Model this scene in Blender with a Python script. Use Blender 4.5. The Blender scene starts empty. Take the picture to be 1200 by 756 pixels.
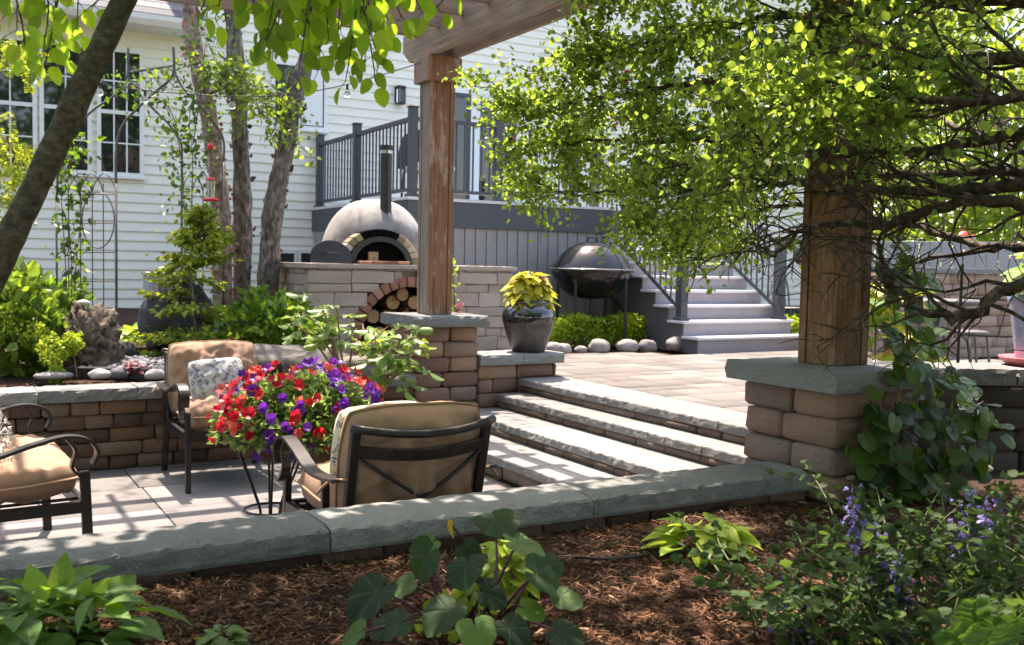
import bpy, bmesh, math, random
import numpy as np
from mathutils import Vector, Matrix, noise

R = math.radians
random.seed(7)
rng = np.random.default_rng(11)
scene = bpy.context.scene
col = scene.collection

# ------------------------------------------------------------------ camera
F, W, H = 1170.0, 1200.0, 756.0
CAMZ = 1.45
TILT, YAW, ROLL = R(3.33), R(-29.8), R(1.15)
cam_rot = Matrix.Rotation(YAW, 3, 'Z') @ Matrix.Rotation(math.pi / 2 - TILT, 3, 'X') @ Matrix.Rotation(ROLL, 3, 'Z')
cd = bpy.data.cameras.new('camera')
cam = bpy.data.objects.new('camera', cd)
col.objects.link(cam)
cam.matrix_world = Matrix.Translation((0, 0, CAMZ)) @ cam_rot.to_4x4()
cd.sensor_width = 36.0
cd.lens = 36.0 * F / W
cd.clip_start, cd.clip_end = 0.05, 2000
cd.dof.use_dof = True
cd.dof.focus_distance = 4.6
cd.dof.aperture_fstop = 5.0
scene.camera = cam
CR, CU, CF = [np.array(cam_rot @ Vector(v)) for v in ((1, 0, 0), (0, 1, 0), (0, 0, -1))]
FW = np.array((-math.sin(YAW), math.cos(YAW), 0.0))     # level forward
RT = np.array((math.cos(YAW), math.sin(YAW), 0.0))      # level right

# ------------------------------------------------------------------ world and sun
SUN_EL, SUN_AZ = R(67), R(9)          # azimuth from +Y (towards the house) to +X
world = bpy.data.worlds.new('World')
scene.world = world
world.use_nodes = True
wn = world.node_tree.nodes
sky = wn.new('ShaderNodeTexSky')
sky.sky_type = 'NISHITA'
sky.sun_disc = False
sky.sun_elevation = SUN_EL
sky.sun_rotation = SUN_AZ
sky.dust_density = 2.0
bg = wn['Background']
bg.inputs['Strength'].default_value = 0.15
world.node_tree.links.new(sky.outputs['Color'], bg.inputs['Color'])
sd = bpy.data.lights.new('sun', 'SUN')
sd.energy = 3.6
sd.angle = R(0.55)
sd.color = (1.0, 0.95, 0.87)
sun = bpy.data.objects.new('sun', sd)
col.objects.link(sun)
sdir = Vector((math.cos(SUN_EL) * math.sin(SUN_AZ), math.cos(SUN_EL) * math.cos(SUN_AZ), math.sin(SUN_EL)))
sun.rotation_euler = sdir.to_track_quat('Z', 'Y').to_euler()
sun.location = (0, 10, 20)
scene.view_settings.view_transform = 'Standard'
scene.view_settings.look = 'None'
scene.view_settings.exposure = 2.14
scene.view_settings.use_white_balance = True
scene.view_settings.white_balance_temperature = 7500
scene.view_settings.white_balance_tint = 17
scene.view_settings.gamma = 1.0
scene.view_settings.use_curve_mapping = False
scene.cycles.max_bounces = 8
scene.cycles.diffuse_bounces = 4
scene.cycles.transmission_bounces = 5
scene.cycles.use_denoising = True

# ------------------------------------------------------------------ photo pixel -> world helpers
def ray(x, y):
    return CF + (x - W / 2) / F * CR - (y - H / 2) / F * CU
C0 = np.array((0, 0, CAMZ))
def Pz(x, y, z):
    r = ray(x, y); return C0 + r * ((z - CAMZ) / r[2])
def Py(x, y, Y):
    r = ray(x, y); return C0 + r * (Y / r[1])
def Pd(x, y, d):
    r = ray(x, y); return C0 + r * (d / float(r @ FW))
def G(x, d, z):
    """point at image column x, level distance d, height z"""
    p = Pd(x, 378, d); return np.array((p[0], p[1], z))

# ------------------------------------------------------------------ mesh helpers
def mesh_np(name, V, T, mat, smooth=False):
    """fast mesh from (N,3) verts and (M,3) triangles"""
    V = np.asarray(V, np.float32); T = np.asarray(T, np.int32)
    me = bpy.data.meshes.new(name)
    me.vertices.add(len(V)); me.vertices.foreach_set('co', V.ravel())
    me.loops.add(T.size); me.loops.foreach_set('vertex_index', T.ravel())
    me.polygons.add(len(T))
    me.polygons.foreach_set('loop_start', np.arange(0, T.size, 3, dtype=np.int32))
    me.polygons.foreach_set('loop_total', np.full(len(T), 3, np.int32))
    if smooth:
        me.polygons.foreach_set('use_smooth', np.ones(len(T), bool))
    me.update(calc_edges=True)
    if mat: me.materials.append(mat)
    return me

class MB:
    def __init__(s): s.v = []; s.f = []
    def add(s, V, Fc):
        n = len(s.v)
        s.v.extend([tuple(map(float, p)) for p in V]); s.f.extend([tuple(i + n for i in f) for f in Fc])
        return s
    def box(s, a, b, M=None):
        x0, y0, z0 = a; x1, y1, z1 = b
        V = [(x0,y0,z0),(x1,y0,z0),(x1,y1,z0),(x0,y1,z0),(x0,y0,z1),(x1,y0,z1),(x1,y1,z1),(x0,y1,z1)]
        if M is not None: V = [tuple(M @ Vector(p)) for p in V]
        return s.add(V, [(3,2,1,0),(4,5,6,7),(0,1,5,4),(1,2,6,5),(2,3,7,6),(3,0,4,7)])
    def bar(s, p, q, w, h, up=(0, 0, 1)):
        p = Vector(p); q = Vector(q); d = (q - p).normalized(); u = Vector(up)
        if abs(d.dot(u)) > .98: u = Vector((1, 0, 0))
        sd_ = d.cross(u).normalized(); u = sd_.cross(d)
        V = []
        for c in (p, q):
            for a, b in ((-1,-1),(1,-1),(1,1),(-1,1)): V.append(c + sd_ * a * w / 2 + u * b * h / 2)
        return s.add(V, [(0,1,2,3),(7,6,5,4),(0,4,5,1),(1,5,6,2),(2,6,7,3),(3,7,4,0)])
    def tube(s, pts, rad, n=8, cap=True):
        pts = [Vector(p) for p in pts]
        if not hasattr(rad, '__len__'): rad = [rad] * len(pts)
        rings = []; prev = None
        for i, p in enumerate(pts):
            d = (pts[min(i+1, len(pts)-1)] - pts[max(i-1, 0)])
            d = d.normalized() if d.length > 1e-9 else Vector((0,0,1))
            if prev is None:
                a = d.cross(Vector((0,0,1)))
                if a.length < .1: a = d.cross(Vector((1,0,0)))
            else: a = prev - d * prev.dot(d)
            a.normalize(); prev = a; b = d.cross(a)
            rings.append([p + (a * math.cos(2*math.pi*k/n) + b * math.sin(2*math.pi*k/n)) * rad[i] for k in range(n)])
        V = [q for r in rings for q in r]; Fc = []
        for i in range(len(pts) - 1):
            for k in range(n):
                Fc.append((i*n+k, i*n+(k+1)%n, (i+1)*n+(k+1)%n, (i+1)*n+k))
        if cap:
            Fc.append(tuple(range(n-1, -1, -1))); Fc.append(tuple((len(pts)-1)*n + k for k in range(n)))
        return s.add(V, Fc)
    def strip(s, pts, w, t, side):
        """flat band of width w along side and thickness t swept over pts"""
        pts = [Vector(p) for p in pts]; side = Vector(side).normalized(); V = []
        for i, p in enumerate(pts):
            d = (pts[min(i+1, len(pts)-1)] - pts[max(i-1, 0)]).normalized(); nn = side.cross(d).normalized()
            for a, b in ((-1,-1),(1,-1),(1,1),(-1,1)): V.append(p + side*a*w/2 + nn*b*t/2)
        Fc = [(0,1,2,3)]
        for i in range(len(pts)-1):
            for k in range(4): Fc.append((i*4+k, (i+1)*4+k, (i+1)*4+(k+1)%4, i*4+(k+1)%4))
        m = (len(pts)-1)*4; Fc.append((m+3, m+2, m+1, m))
        return s.add(V, Fc)
    def lathe(s, prof, n=28, c=(0,0,0), close=False):
        V = []; m = len(prof)
        for k in range(n):
            a = 2*math.pi*k/n
            for r, z in prof: V.append((c[0]+r*math.cos(a), c[1]+r*math.sin(a), c[2]+z))
        Fc = []
        for k in range(n):
            k2 = (k+1) % n
            for i in range(m-1): Fc.append((k*m+i, k2*m+i, k2*m+i+1, k*m+i+1))
        return s.add(V, Fc)
    def mesh(s, name, mat, smooth=False, bevel=0, seg=1):
        me = bpy.data.meshes.new(name)
        me.from_pydata(s.v, [], s.f)
        bm = bmesh.new(); bm.from_mesh(me)
        if bevel: bmesh.ops.bevel(bm, geom=bm.edges[:], offset=bevel, segments=seg, affect='EDGES', clamp_overlap=True)
        bmesh.ops.recalc_face_normals(bm, faces=bm.faces[:])
        bm.to_mesh(me); bm.free()
        if smooth:
            me.polygons.foreach_set('use_smooth', np.ones(len(me.polygons), bool))
        if mat: me.materials.append(mat)
        return me
    def build(s, name, mat, parent=None, smooth=False, bevel=0, seg=1, loc=(0,0,0), world=False):
        return link(name, s.mesh(name, mat, smooth, bevel, seg), parent, loc, world)

def link(name, me, parent=None, loc=(0,0,0), world=False, rot=None, scale=None):
    o = bpy.data.objects.new(name, me)
    col.objects.link(o)
    o.location = loc
    if rot is not None: o.rotation_euler = rot
    if scale is not None: o.scale = (scale,)*3 if not hasattr(scale, '__len__') else scale
    if parent is not None:
        o.parent = parent
        if world:
            M = Matrix.LocRotScale(parent.location, parent.rotation_euler, None)
            if parent.parent: M = Matrix.LocRotScale(parent.parent.location, parent.parent.rotation_euler, None) @ parent.matrix_parent_inverse @ M
            o.matrix_parent_inverse = M.inverted()
    return o
def tag(o, label, cat, group=None, kind=None):
    if label: o['label'] = label
    if cat: o['category'] = cat
    if group: o['group'] = group
    if kind: o['kind'] = kind
    return o
def thing(name, label, cat, loc=(0,0,0), rz=0, group=None):
    o = bpy.data.objects.new(name, None); col.objects.link(o)
    o.location = tuple(map(float, loc)); o.rotation_euler = (0, 0, rz); o.empty_display_size = .1
    return tag(o, label, cat, group)
def struct(o):
    o['kind'] = 'structure'; return o

# ------------------------------------------------------------------ materials
def mat_new(name):
    m = bpy.data.materials.new(name); m.use_nodes = True
    nt = m.node_tree
    return m, nt, nt.nodes['Principled BSDF'], nt.nodes, nt.links
def ramp(nodes, stops):
    r = nodes.new('ShaderNodeValToRGB'); e = r.color_ramp.elements
    while len(e) < len(stops): e.new(.5)
    for k, (p, c) in zip(e, stops): k.position = p; k.color = (*c, 1)
    return r
def coords(nodes, links, kind='Object', scale=(1,1,1)):
    tc = nodes.new('ShaderNodeTexCoord'); mp = nodes.new('ShaderNodeMapping')
    mp.inputs['Scale'].default_value = scale
    links.new(tc.outputs[kind], mp.inputs['Vector']); return mp.outputs['Vector']
def noise_tex(nodes, links, vec, scale, detail=4, rough=.55):
    n = nodes.new('ShaderNodeTexNoise'); n.inputs['Scale'].default_value = scale
    n.inputs['Detail'].default_value = detail; n.inputs['Roughness'].default_value = rough
    links.new(vec, n.inputs['Vector']); return n
def bump(nodes, links, bsdf, h, strength=.4, dist=.01):
    b = nodes.new('ShaderNodeBump'); b.inputs['Strength'].default_value = strength; b.inputs['Distance'].default_value = dist
    links.new(h, b.inputs['Height']); links.new(b.outputs['Normal'], bsdf.inputs['Normal'])
def mixc(nodes, links, fac, a, b, mode='MIX'):
    m = nodes.new('ShaderNodeMix'); m.data_type = 'RGBA'; m.blend_type = mode
    for sock, v in ((m.inputs[0], fac), (m.inputs[6], a), (m.inputs[7], b)):
        if hasattr(v, 'is_linked'): links.new(v, sock)
        elif hasattr(v, '__len__'): sock.default_value = (*v, 1)
        else: sock.default_value = v
    return m.outputs[2]

def m_plain(name, c, rough=.5, metal=0, spec=.5, coat=0, var=.12, nscale=20, bmp=0):
    m, nt, b, N, L = mat_new(name)
    v = coords(N, L); n = noise_tex(N, L, v, nscale)
    r = ramp(N, [(.3, tuple(x*(1-var) for x in c)), (.7, tuple(min(1, x*(1+var)) for x in c))])
    L.new(n.outputs['Fac'], r.inputs['Fac']); L.new(r.outputs['Color'], b.inputs['Base Color'])
    b.inputs['Roughness'].default_value = rough; b.inputs['Metallic'].default_value = metal
    b.inputs['Specular IOR Level'].default_value = spec; b.inputs['Coat Weight'].default_value = coat
    if bmp: bump(N, L, b, n.outputs['Fac'], bmp, .01)
    return m

def m_stone(name, stops, scale=9, bmp=.5, rough=.85, fine=90, rand=True, amt=.35):
    """stone / concrete block: tone per piece (object random) times mottling"""
    m, nt, b, N, L = mat_new(name)
    v = coords(N, L)
    info = N.new('ShaderNodeObjectInfo')
    add = N.new('ShaderNodeVectorMath'); add.operation = 'ADD'
    L.new(v, add.inputs[0]); L.new(info.outputs['Location'], add.inputs[1]); v = add.outputs[0]
    n1 = noise_tex(N, L, v, scale, 5, .6); n2 = noise_tex(N, L, v, fine, 3, .7)
    r = ramp(N, stops)
    if rand:
        mth = N.new('ShaderNodeMath'); mth.operation = 'MULTIPLY_ADD'
        L.new(n1.outputs['Fac'], mth.inputs[0]); mth.inputs[1].default_value = amt
        m2 = N.new('ShaderNodeMath'); m2.operation = 'MULTIPLY_ADD'; m2.inputs[1].default_value = 1 - amt*.6; m2.inputs[2].default_value = -amt*.2
        L.new(info.outputs['Random'], m2.inputs[0]); L.new(m2.outputs[0], mth.inputs[2])
        L.new(mth.outputs[0], r.inputs['Fac'])
    else: L.new(n1.outputs['Fac'], r.inputs['Fac'])
    c = mixc(N, L, .35, r.outputs['Color'], n2.outputs['Fac'], 'OVERLAY')
    L.new(c, b.inputs['Base Color']); b.inputs['Roughness'].default_value = rough
    b.inputs['Specular IOR Level'].default_value = .25
    mx = N.new('ShaderNodeMath'); mx.operation = 'ADD'; L.new(n1.outputs['Fac'], mx.inputs[0]); L.new(n2.outputs['Fac'], mx.inputs[1])
    bump(N, L, b, mx.outputs[0], bmp, .016)
    return m

def m_wood(name, c1, c2, c3, along='Z', rough=.8):
    m, nt, b, N, L = mat_new(name)
    sc = {'X': (1.2, 26, 26), 'Y': (26, 1.2, 26), 'Z': (26, 26, 1.2)}[along]
    v = coords(N, L, 'Object', sc); v0 = coords(N, L)
    g = noise_tex(N, L, v, 1.6, 5, .65)
    sc2 = tuple(x if x < 2 else 6.0 for x in sc)
    p = noise_tex(N, L, coords(N, L, 'Object', sc2), 2.6, 6, .7)
    r1 = ramp(N, [(.3, c1), (.75, c2)]); L.new(g.outputs['Fac'], r1.inputs['Fac'])
    r2 = ramp(N, [(.52, (0,0,0)), (.60, (1,1,1))]); L.new(p.outputs['Fac'], r2.inputs['Fac'])
    r3 = ramp(N, [(.25, tuple(x*.7 for x in c3)), (.8, c3)]); L.new(g.outputs['Fac'], r3.inputs['Fac'])
    c = mixc(N, L, r2.outputs['Color'], r1.outputs['Color'], r3.outputs['Color'])
    L.new(c, b.inputs['Base Color']); b.inputs['Roughness'].default_value = rough; b.inputs['Specular IOR Level'].default_value = .2
    bump(N, L, b, g.outputs['Fac'], .5, .006)
    return m

def m_leaf(name, c, ct, mixf=.45, var=.35, rough=.45, spec=.4, veins=None):
    """leaf: glossy diffuse plus translucency, tone differs leaf by leaf"""
    m, nt, b, N, L = mat_new(name)
    geo = N.new('ShaderNodeNewGeometry'); info = N.new('ShaderNodeObjectInfo')
    ad = N.new('ShaderNodeMath'); ad.operation = 'ADD'; L.new(geo.outputs['Random Per Island'], ad.inputs[0]); L.new(info.outputs['Random'], ad.inputs[1])
    fr = N.new('ShaderNodeMath'); fr.operation = 'FRACT'; L.new(ad.outputs[0], fr.inputs[0])
    def rp(cc):
        r = ramp(N, [(0, tuple(x*(1-var) for x in cc)), (.55, cc), (1, (min(1, cc[0]*(1+var*1.6)), min(1, cc[1]*(1+var)), cc[2]))])
        L.new(fr.outputs[0], r.inputs['Fac']); return r.outputs['Color']
    v = coords(N, L); n = noise_tex(N, L, v, 60, 2)
    cb = mixc(N, L, .25, rp(c), n.outputs['Fac'], 'OVERLAY')
    tcol = rp(ct)
    if veins:
        def mt(op, a, b_=None, c_=None):
            q = N.new('ShaderNodeMath'); q.operation = op
            for k, x_ in enumerate((a, b_, c_)):
                if x_ is None: continue
                if hasattr(x_, 'is_linked'): L.new(x_, q.inputs[k])
                else: q.inputs[k].default_value = x_
            return q.outputs[0]
        sp = N.new('ShaderNodeSeparateXYZ'); L.new(v, sp.inputs[0]); X_, Y_ = sp.outputs[0], sp.outputs[1]
        wob_ = noise_tex(N, L, v, 9, 2).outputs['Fac']
        if veins == 'palm': ph = mt('MULTIPLY_ADD', wob_, 1.2, mt('MULTIPLY', mt('ARCTAN2', X_, Y_), 7.0))
        else: ph = mt('MULTIPLY_ADD', wob_, 2.0, mt('MULTIPLY', mt('SUBTRACT', Y_, mt('MULTIPLY', mt('ABSOLUTE', X_), .8)), 42.0))
        vn = mt('POWER', mt('MULTIPLY_ADD', mt('COSINE', ph), .5, .5), 14.0)
        mid = mt('LESS_THAN', mt('ABSOLUTE', X_), .012); vn = mt('MAXIMUM', vn, mid)
        fine = noise_tex(N, L, v, 26, 3).outputs['Fac']
        lite = tuple(min(1, x_*1.9+.02) for x_ in c)
        cb = mixc(N, L, mt('MULTIPLY', vn, .55), cb, lite)
        tcol = mixc(N, L, mt('MULTIPLY', vn, .45), tcol, tuple(x_*.55 for x_ in ct))
        bump(N, L, b, mt('MULTIPLY_ADD', fine, .7, mt('MULTIPLY', vn, -.8)), .5, .006)
    L.new(cb, b.inputs['Base Color']); b.inputs['Roughness'].default_value = rough; b.inputs['Specular IOR Level'].default_value = spec
    t = N.new('ShaderNodeBsdfTranslucent'); L.new(tcol, t.inputs['Color'])
    mx = N.new('ShaderNodeMixShader'); mx.inputs[0].default_value = mixf
    L.new(b.outputs[0], mx.inputs[1]); L.new(t.outputs[0], mx.inputs[2])
    L.new(mx.outputs[0], N['Material Output'].inputs['Surface'])
    return m

def m_bark(name, c1, c2, c3, sc=(9, 9, 3), bmp=.8):
    m, nt, b, N, L = mat_new(name)
    v = coords(N, L, 'Object', sc); n = noise_tex(N, L, v, 2.2, 6, .65)
    n2 = noise_tex(N, L, coords(N, L), 5, 3)
    r = ramp(N, [(.34, c1), (.52, c2), (.68, c3)]); L.new(n.outputs['Fac'], r.inputs['Fac'])
    c = mixc(N, L, .4, r.outputs['Color'], n2.outputs['Fac'], 'OVERLAY')
    L.new(c, b.inputs['Base Color']); b.inputs['Roughness'].default_value = .9; b.inputs['Specular IOR Level'].default_value = .15
    bump(N, L, b, n.outputs['Fac'], bmp, .03)
    return m

M = {}
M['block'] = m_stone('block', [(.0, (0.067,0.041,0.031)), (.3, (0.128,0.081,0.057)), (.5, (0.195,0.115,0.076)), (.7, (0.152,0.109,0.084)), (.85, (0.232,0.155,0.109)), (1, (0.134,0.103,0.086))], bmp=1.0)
M['shadeblock'] = m_stone('shadeblock', [(.0, (.03,.028,.027)), (.5, (.06,.054,.05)), (1, (.09,.08,.072))], bmp=.8)  # side wall's shade painted into a charcoal block colour
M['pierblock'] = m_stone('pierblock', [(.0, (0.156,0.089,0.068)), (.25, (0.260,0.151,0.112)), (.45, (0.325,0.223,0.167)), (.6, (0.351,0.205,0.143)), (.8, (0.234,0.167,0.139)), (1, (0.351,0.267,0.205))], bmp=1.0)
M['farblock'] = m_stone('farblock', [(.0, (.17,.115,.09)), (.4, (.25,.175,.135)), (.8, (.31,.235,.185)), (1, (.22,.18,.15))], scale=5)
M['cap'] = m_stone('cap', [(.0, (0.121,0.126,0.128)), (.5, (0.184,0.189,0.189)), (1, (0.257,0.260,0.257))], scale=6, bmp=.7)
M['slab'] = m_stone('slab', [(.0, (0.137,0.135,0.130)), (.5, (0.189,0.185,0.179)), (1, (0.240,0.235,0.226))], scale=4, bmp=.35, amt=.3)
M['paver'] = m_stone('paver', [(.0, (0.113,0.109,0.108)), (.5, (0.164,0.156,0.153)), (1, (0.215,0.204,0.198))], scale=3, bmp=.35, amt=.35)
M['paver2'] = m_stone('paver2', [(.0, (0.089,0.081,0.078)), (.5, (0.137,0.126,0.118)), (1, (0.185,0.170,0.159))], scale=3, bmp=.35, amt=.35)
M['riser'] = m_stone('riser', [(.0, (.13,.092,.073)), (.5, (.20,.142,.108)), (1, (.25,.195,.16))])
M['ledge'] = m_stone('ledge', [(.0, (0.354,0.294,0.248)), (.4, (0.437,0.367,0.313)), (.75, (0.496,0.424,0.367)), (1, (0.389,0.322,0.270))], scale=7, bmp=1.0)
M['sand'] = m_plain('sand', (.16,.14,.12), .95, var=.3, nscale=60)
M['soil'] = m_stone('soil', [(.2, (.035,.02,.013)), (.6, (.075,.042,.026)), (1, (.12,.07,.045))], scale=14, bmp=1, fine=160, rand=False)
M['lawn'] = m_stone('lawn', [(.2, (.04,.07,.02)), (.6, (.07,.12,.03)), (1, (.1,.15,.05))], scale=6, rand=False)
M['wood'] = m_wood('wood', (.15,.12,.10), (.30,.255,.22), (.22,.165,.13))
M['woodx'] = m_wood('woodx', (.17,.125,.10), (.32,.26,.22), (.36,.22,.15), 'X')
M['woody'] = m_wood('woody', (.17,.135,.105), (.33,.275,.23), (.34,.24,.17), 'Y')
M['woodred'] = m_wood('woodred', (.17,.08,.045), (.31,.165,.10), (.42,.31,.24))
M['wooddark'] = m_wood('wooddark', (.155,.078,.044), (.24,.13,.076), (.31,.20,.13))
M['siding'] = m_plain('siding', (.83,.805,.70), .55, var=.035, nscale=2.2)
M['trim'] = m_plain('trim', (.78,.79,.78), .45, var=.03)
M['shingle'] = m_stone('shingle', [(.1, (.07,.075,.085)), (.5, (.12,.125,.14)), (1, (.17,.17,.18))], scale=30)
M['glass'] = m_plain('glass', (.012,.016,.018), .03, spec=.8, var=.3)
M['pale_fill'] = m_plain('pale_fill', (.42,.44,.50), .5, var=.1)
M['deck'] = m_plain('deck', (.05,.056,.068), .5, var=.1)
M['skirt'] = m_plain('skirt', (.26,.25,.25), .6, var=.12, nscale=5)
M['stair'] = m_plain('stair', (.26,.25,.275), .6, var=.08, nscale=5)
M['stringer'] = m_plain('stringer', (.085,.09,.10), .6, var=.08)
M['tread'] = m_plain('tread', (.55,.55,.57), .5, var=.06)
M['metal'] = m_plain('metal', (.022,.018,.018), .36, metal=.3, var=.3, nscale=40)
M['blackmetal'] = m_plain('blackmetal', (.016,.017,.019), .45, var=.25)
M['iron'] = m_plain('iron', (.13,.12,.12), .5, metal=.6, var=.2)
M['steel'] = m_plain('steel', (.45,.45,.47), .35, metal=.9, var=.2)
M['cushion'] = m_plain('cushion', (.29,.178,.118), .9, var=.16, nscale=5, bmp=.35)
M['plaster'] = m_plain('plaster', (.235,.23,.225), .85, var=.4, nscale=5, bmp=.5)
M['firebrick'] = m_stone('firebrick', [(.0, (.10,.085,.065)), (.35, (.36,.29,.17)), (.7, (.50,.45,.36)), (1, (.42,.34,.2))])
M['redbrick'] = m_stone('redbrick', [(.0, (.20,.10,.07)), (.4, (.32,.15,.10)), (.75, (.40,.22,.155)), (1, (.30,.2,.16))])
M['soot_shade'] = m_plain('soot_shade', (.008,.007,.006), 1.0, spec=0)  # soot on the mouth bricks; painted shade in hollows and gaps
M['log'] = m_bark('log', (.05,.03,.02), (.11,.07,.045), (.18,.12,.08))
M['logend'] = m_plain('logend', (.42,.27,.15), .8, var=.25, nscale=30)
M['logsplit'] = m_wood('logsplit', (.30,.17,.09), (.42,.27,.15), (.36,.2,.11), 'Y')
M['potglaze'] = m_plain('potglaze', (.010,.011,.016), .10, spec=.7, coat=.6, var=.4)
M['potrough'] = m_plain('potrough', (.05,.043,.042), .3, var=.6, nscale=9)
M['enamel'] = m_plain('enamel', (.010,.011,.013), .16, spec=.4, coat=.15, var=.1)
M['bluepot'] = m_plain('bluepot', (.24,.27,.46), .25, coat=.4, var=.15)
M['pinkpot'] = m_plain('pinkpot', (.42,.10,.12), .5, var=.15)
M['red'] = m_plain('red', (.55,.02,.03), .4, var=.08)
M['clear'] = None
M['rock'] = m_stone('rock', [(.33, (.03,.025,.02)), (.48, (.15,.12,.095)), (.7, (.30,.255,.21))], scale=14, bmp=1.0, rand=False)
M['basalt'] = m_stone('basalt', [(.2, (.035,.037,.045)), (.6, (.07,.073,.085)), (1, (.12,.12,.135))], scale=5, bmp=.8, rand=False)
M['ledgerock'] = m_stone('ledgerock', [(.2, (.09,.082,.07)), (.55, (.17,.158,.138)), (1, (.27,.25,.225))], scale=6, bmp=.8, rand=False)
M['cobble'] = m_stone('cobble', [(.0, (0.136,0.120,0.112)), (.4, (0.216,0.200,0.188)), (.8, (0.288,0.268,0.248)), (1, (0.184,0.152,0.140))], scale=10, bmp=.25, fine=60)
M['pebble'] = m_stone('pebble', [(.0, (.06,.065,.08)), (.3, (.18,.18,.20)), (.6, (.34,.325,.31)), (1, (.46,.44,.42))], scale=4, bmp=.1)
M['rubber'] = m_plain('rubber', (.014,.014,.017), .5)
M['utility'] = m_plain('utility', (.33,.345,.36), .5, var=.06)
M['bark_redbud'] = m_bark('bark_redbud', (.06,.051,.039), (.12,.103,.08), (.20,.18,.148), (16, 16, 22), .7)
M['bark_birch'] = m_bark('bark_birch', (.12,.075,.06), (.33,.25,.21), (.52,.44,.39), (6, 6, 7), .9)
M['bark_birchdark'] = m_bark('bark_birchdark', (.05,.043,.037), (.17,.148,.13), (.33,.30,.27), (14, 14, 5), 1)
M['bark_apple'] = m_bark('bark_apple', (.03,.024,.019), (.075,.06,.047), (.20,.175,.145), (12, 12, 8), .5)
M['peel'] = m_plain('peel', (.42,.2,.13), .8, var=.3)
M['stem'] = m_plain('stem', (.07,.10,.035), .6)
M['stem_purple'] = m_plain('stem_purple', (.075,.02,.028), .5)
M['cane'] = m_plain('cane', (.2,.12,.07), .7)
M['mulch'] = None
M['l_redbud'] = m_leaf('l_redbud', (.085,.18,.03), (.46,.76,.06), .6, .35, veins='pinn')
M['l_locust'] = m_leaf('l_locust', (.16,.23,.02), (.42,.52,.04), .45, .25)
M['l_apple'] = m_leaf('l_apple', (.075,.14,.04), (.38,.58,.08), .5, .5)
M['l_birch'] = m_leaf('l_birch', (.075,.15,.03), (.3,.45,.04), .45, .35)
M['l_vine'] = m_leaf('l_vine', (.035,.085,.02), (.16,.32,.03), .4, .4)
M['l_hyd'] = m_leaf('l_hyd', (.10,.19,.03), (.28,.45,.05), .4, .35)
M['l_lime'] = m_leaf('l_lime', (.26,.38,.04), (.5,.62,.05), .4, .25)
M['l_conifer'] = m_leaf('l_conifer', (.17,.25,.03), (.36,.48,.04), .35, .6)
M['l_box'] = m_leaf('l_box', (.22,.36,.03), (.5,.65,.03), .4, .4)
M['l_shrub'] = m_leaf('l_shrub', (.055,.13,.02), (.22,.42,.03), .4, .35)
M['l_fig'] = m_leaf('l_fig', (.13,.23,.065), (.35,.5,.06), .35, .3)
M['l_petunia'] = m_leaf('l_petunia', (.15,.235,.075), (.28,.43,.11), .4, .35)
M['l_hosta'] = m_leaf('l_hosta', (.13,.27,.03), (.35,.5,.05), .4, .25, veins='pinn')
M['l_lig'] = m_leaf('l_lig', (.02,.047,.02), (.10,.2,.03), .25, .35, .55, .16, veins='palm')
M['l_liglite'] = m_leaf('l_liglite', (.12,.20,.07), (.3,.45,.06), .35, .2, veins='palm')
M['l_yellow'] = m_leaf('l_yellow', (.55,.30,.02), (.7,.4,.03), .4, .2, veins='palm')
M['l_catmint'] = m_leaf('l_catmint', (.035,.075,.026), (.10,.19,.04), .35, .4, .6, .15)
M['l_fern'] = m_leaf('l_fern', (.055,.14,.02), (.16,.32,.03), .4, .25)
M['l_broad'] = m_leaf('l_broad', (.06,.15,.025), (.25,.45,.03), .4, .3, veins='pinn')
M['l_coleus'] = m_leaf('l_coleus', (.36,.38,.03), (.6,.6,.05), .35, .25, veins='pinn')
M['l_maroon'] = m_leaf('l_maroon', (.09,.02,.03), (.25,.05,.06), .3, .2)
M['l_redleaf'] = m_leaf('l_redleaf', (.26,.03,.045), (.5,.08,.08), .3, .3)
M['l_pink'] = m_leaf('l_pink', (.6,.22,.25), (.7,.3,.3), .35, .2)
M['l_bg'] = m_leaf('l_bg', (.11,.19,.035), (.38,.52,.05), .45, .4)
M['p_red'] = m_leaf('p_red', (.52,.008,.03), (.6,.02,.05), .35, .25)
M['p_coral'] = m_leaf('p_coral', (.62,.09,.08), (.7,.15,.1), .35, .2)
M['p_purple'] = m_leaf('p_purple', (.10,.015,.30), (.22,.03,.5), .35, .25)
M['p_lav'] = m_leaf('p_lav', (.22,.19,.56), (.3,.26,.6), .35, .25)
M['p_white'] = m_leaf('p_white', (.7,.7,.66), (.6,.6,.55), .3, .1)
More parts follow.
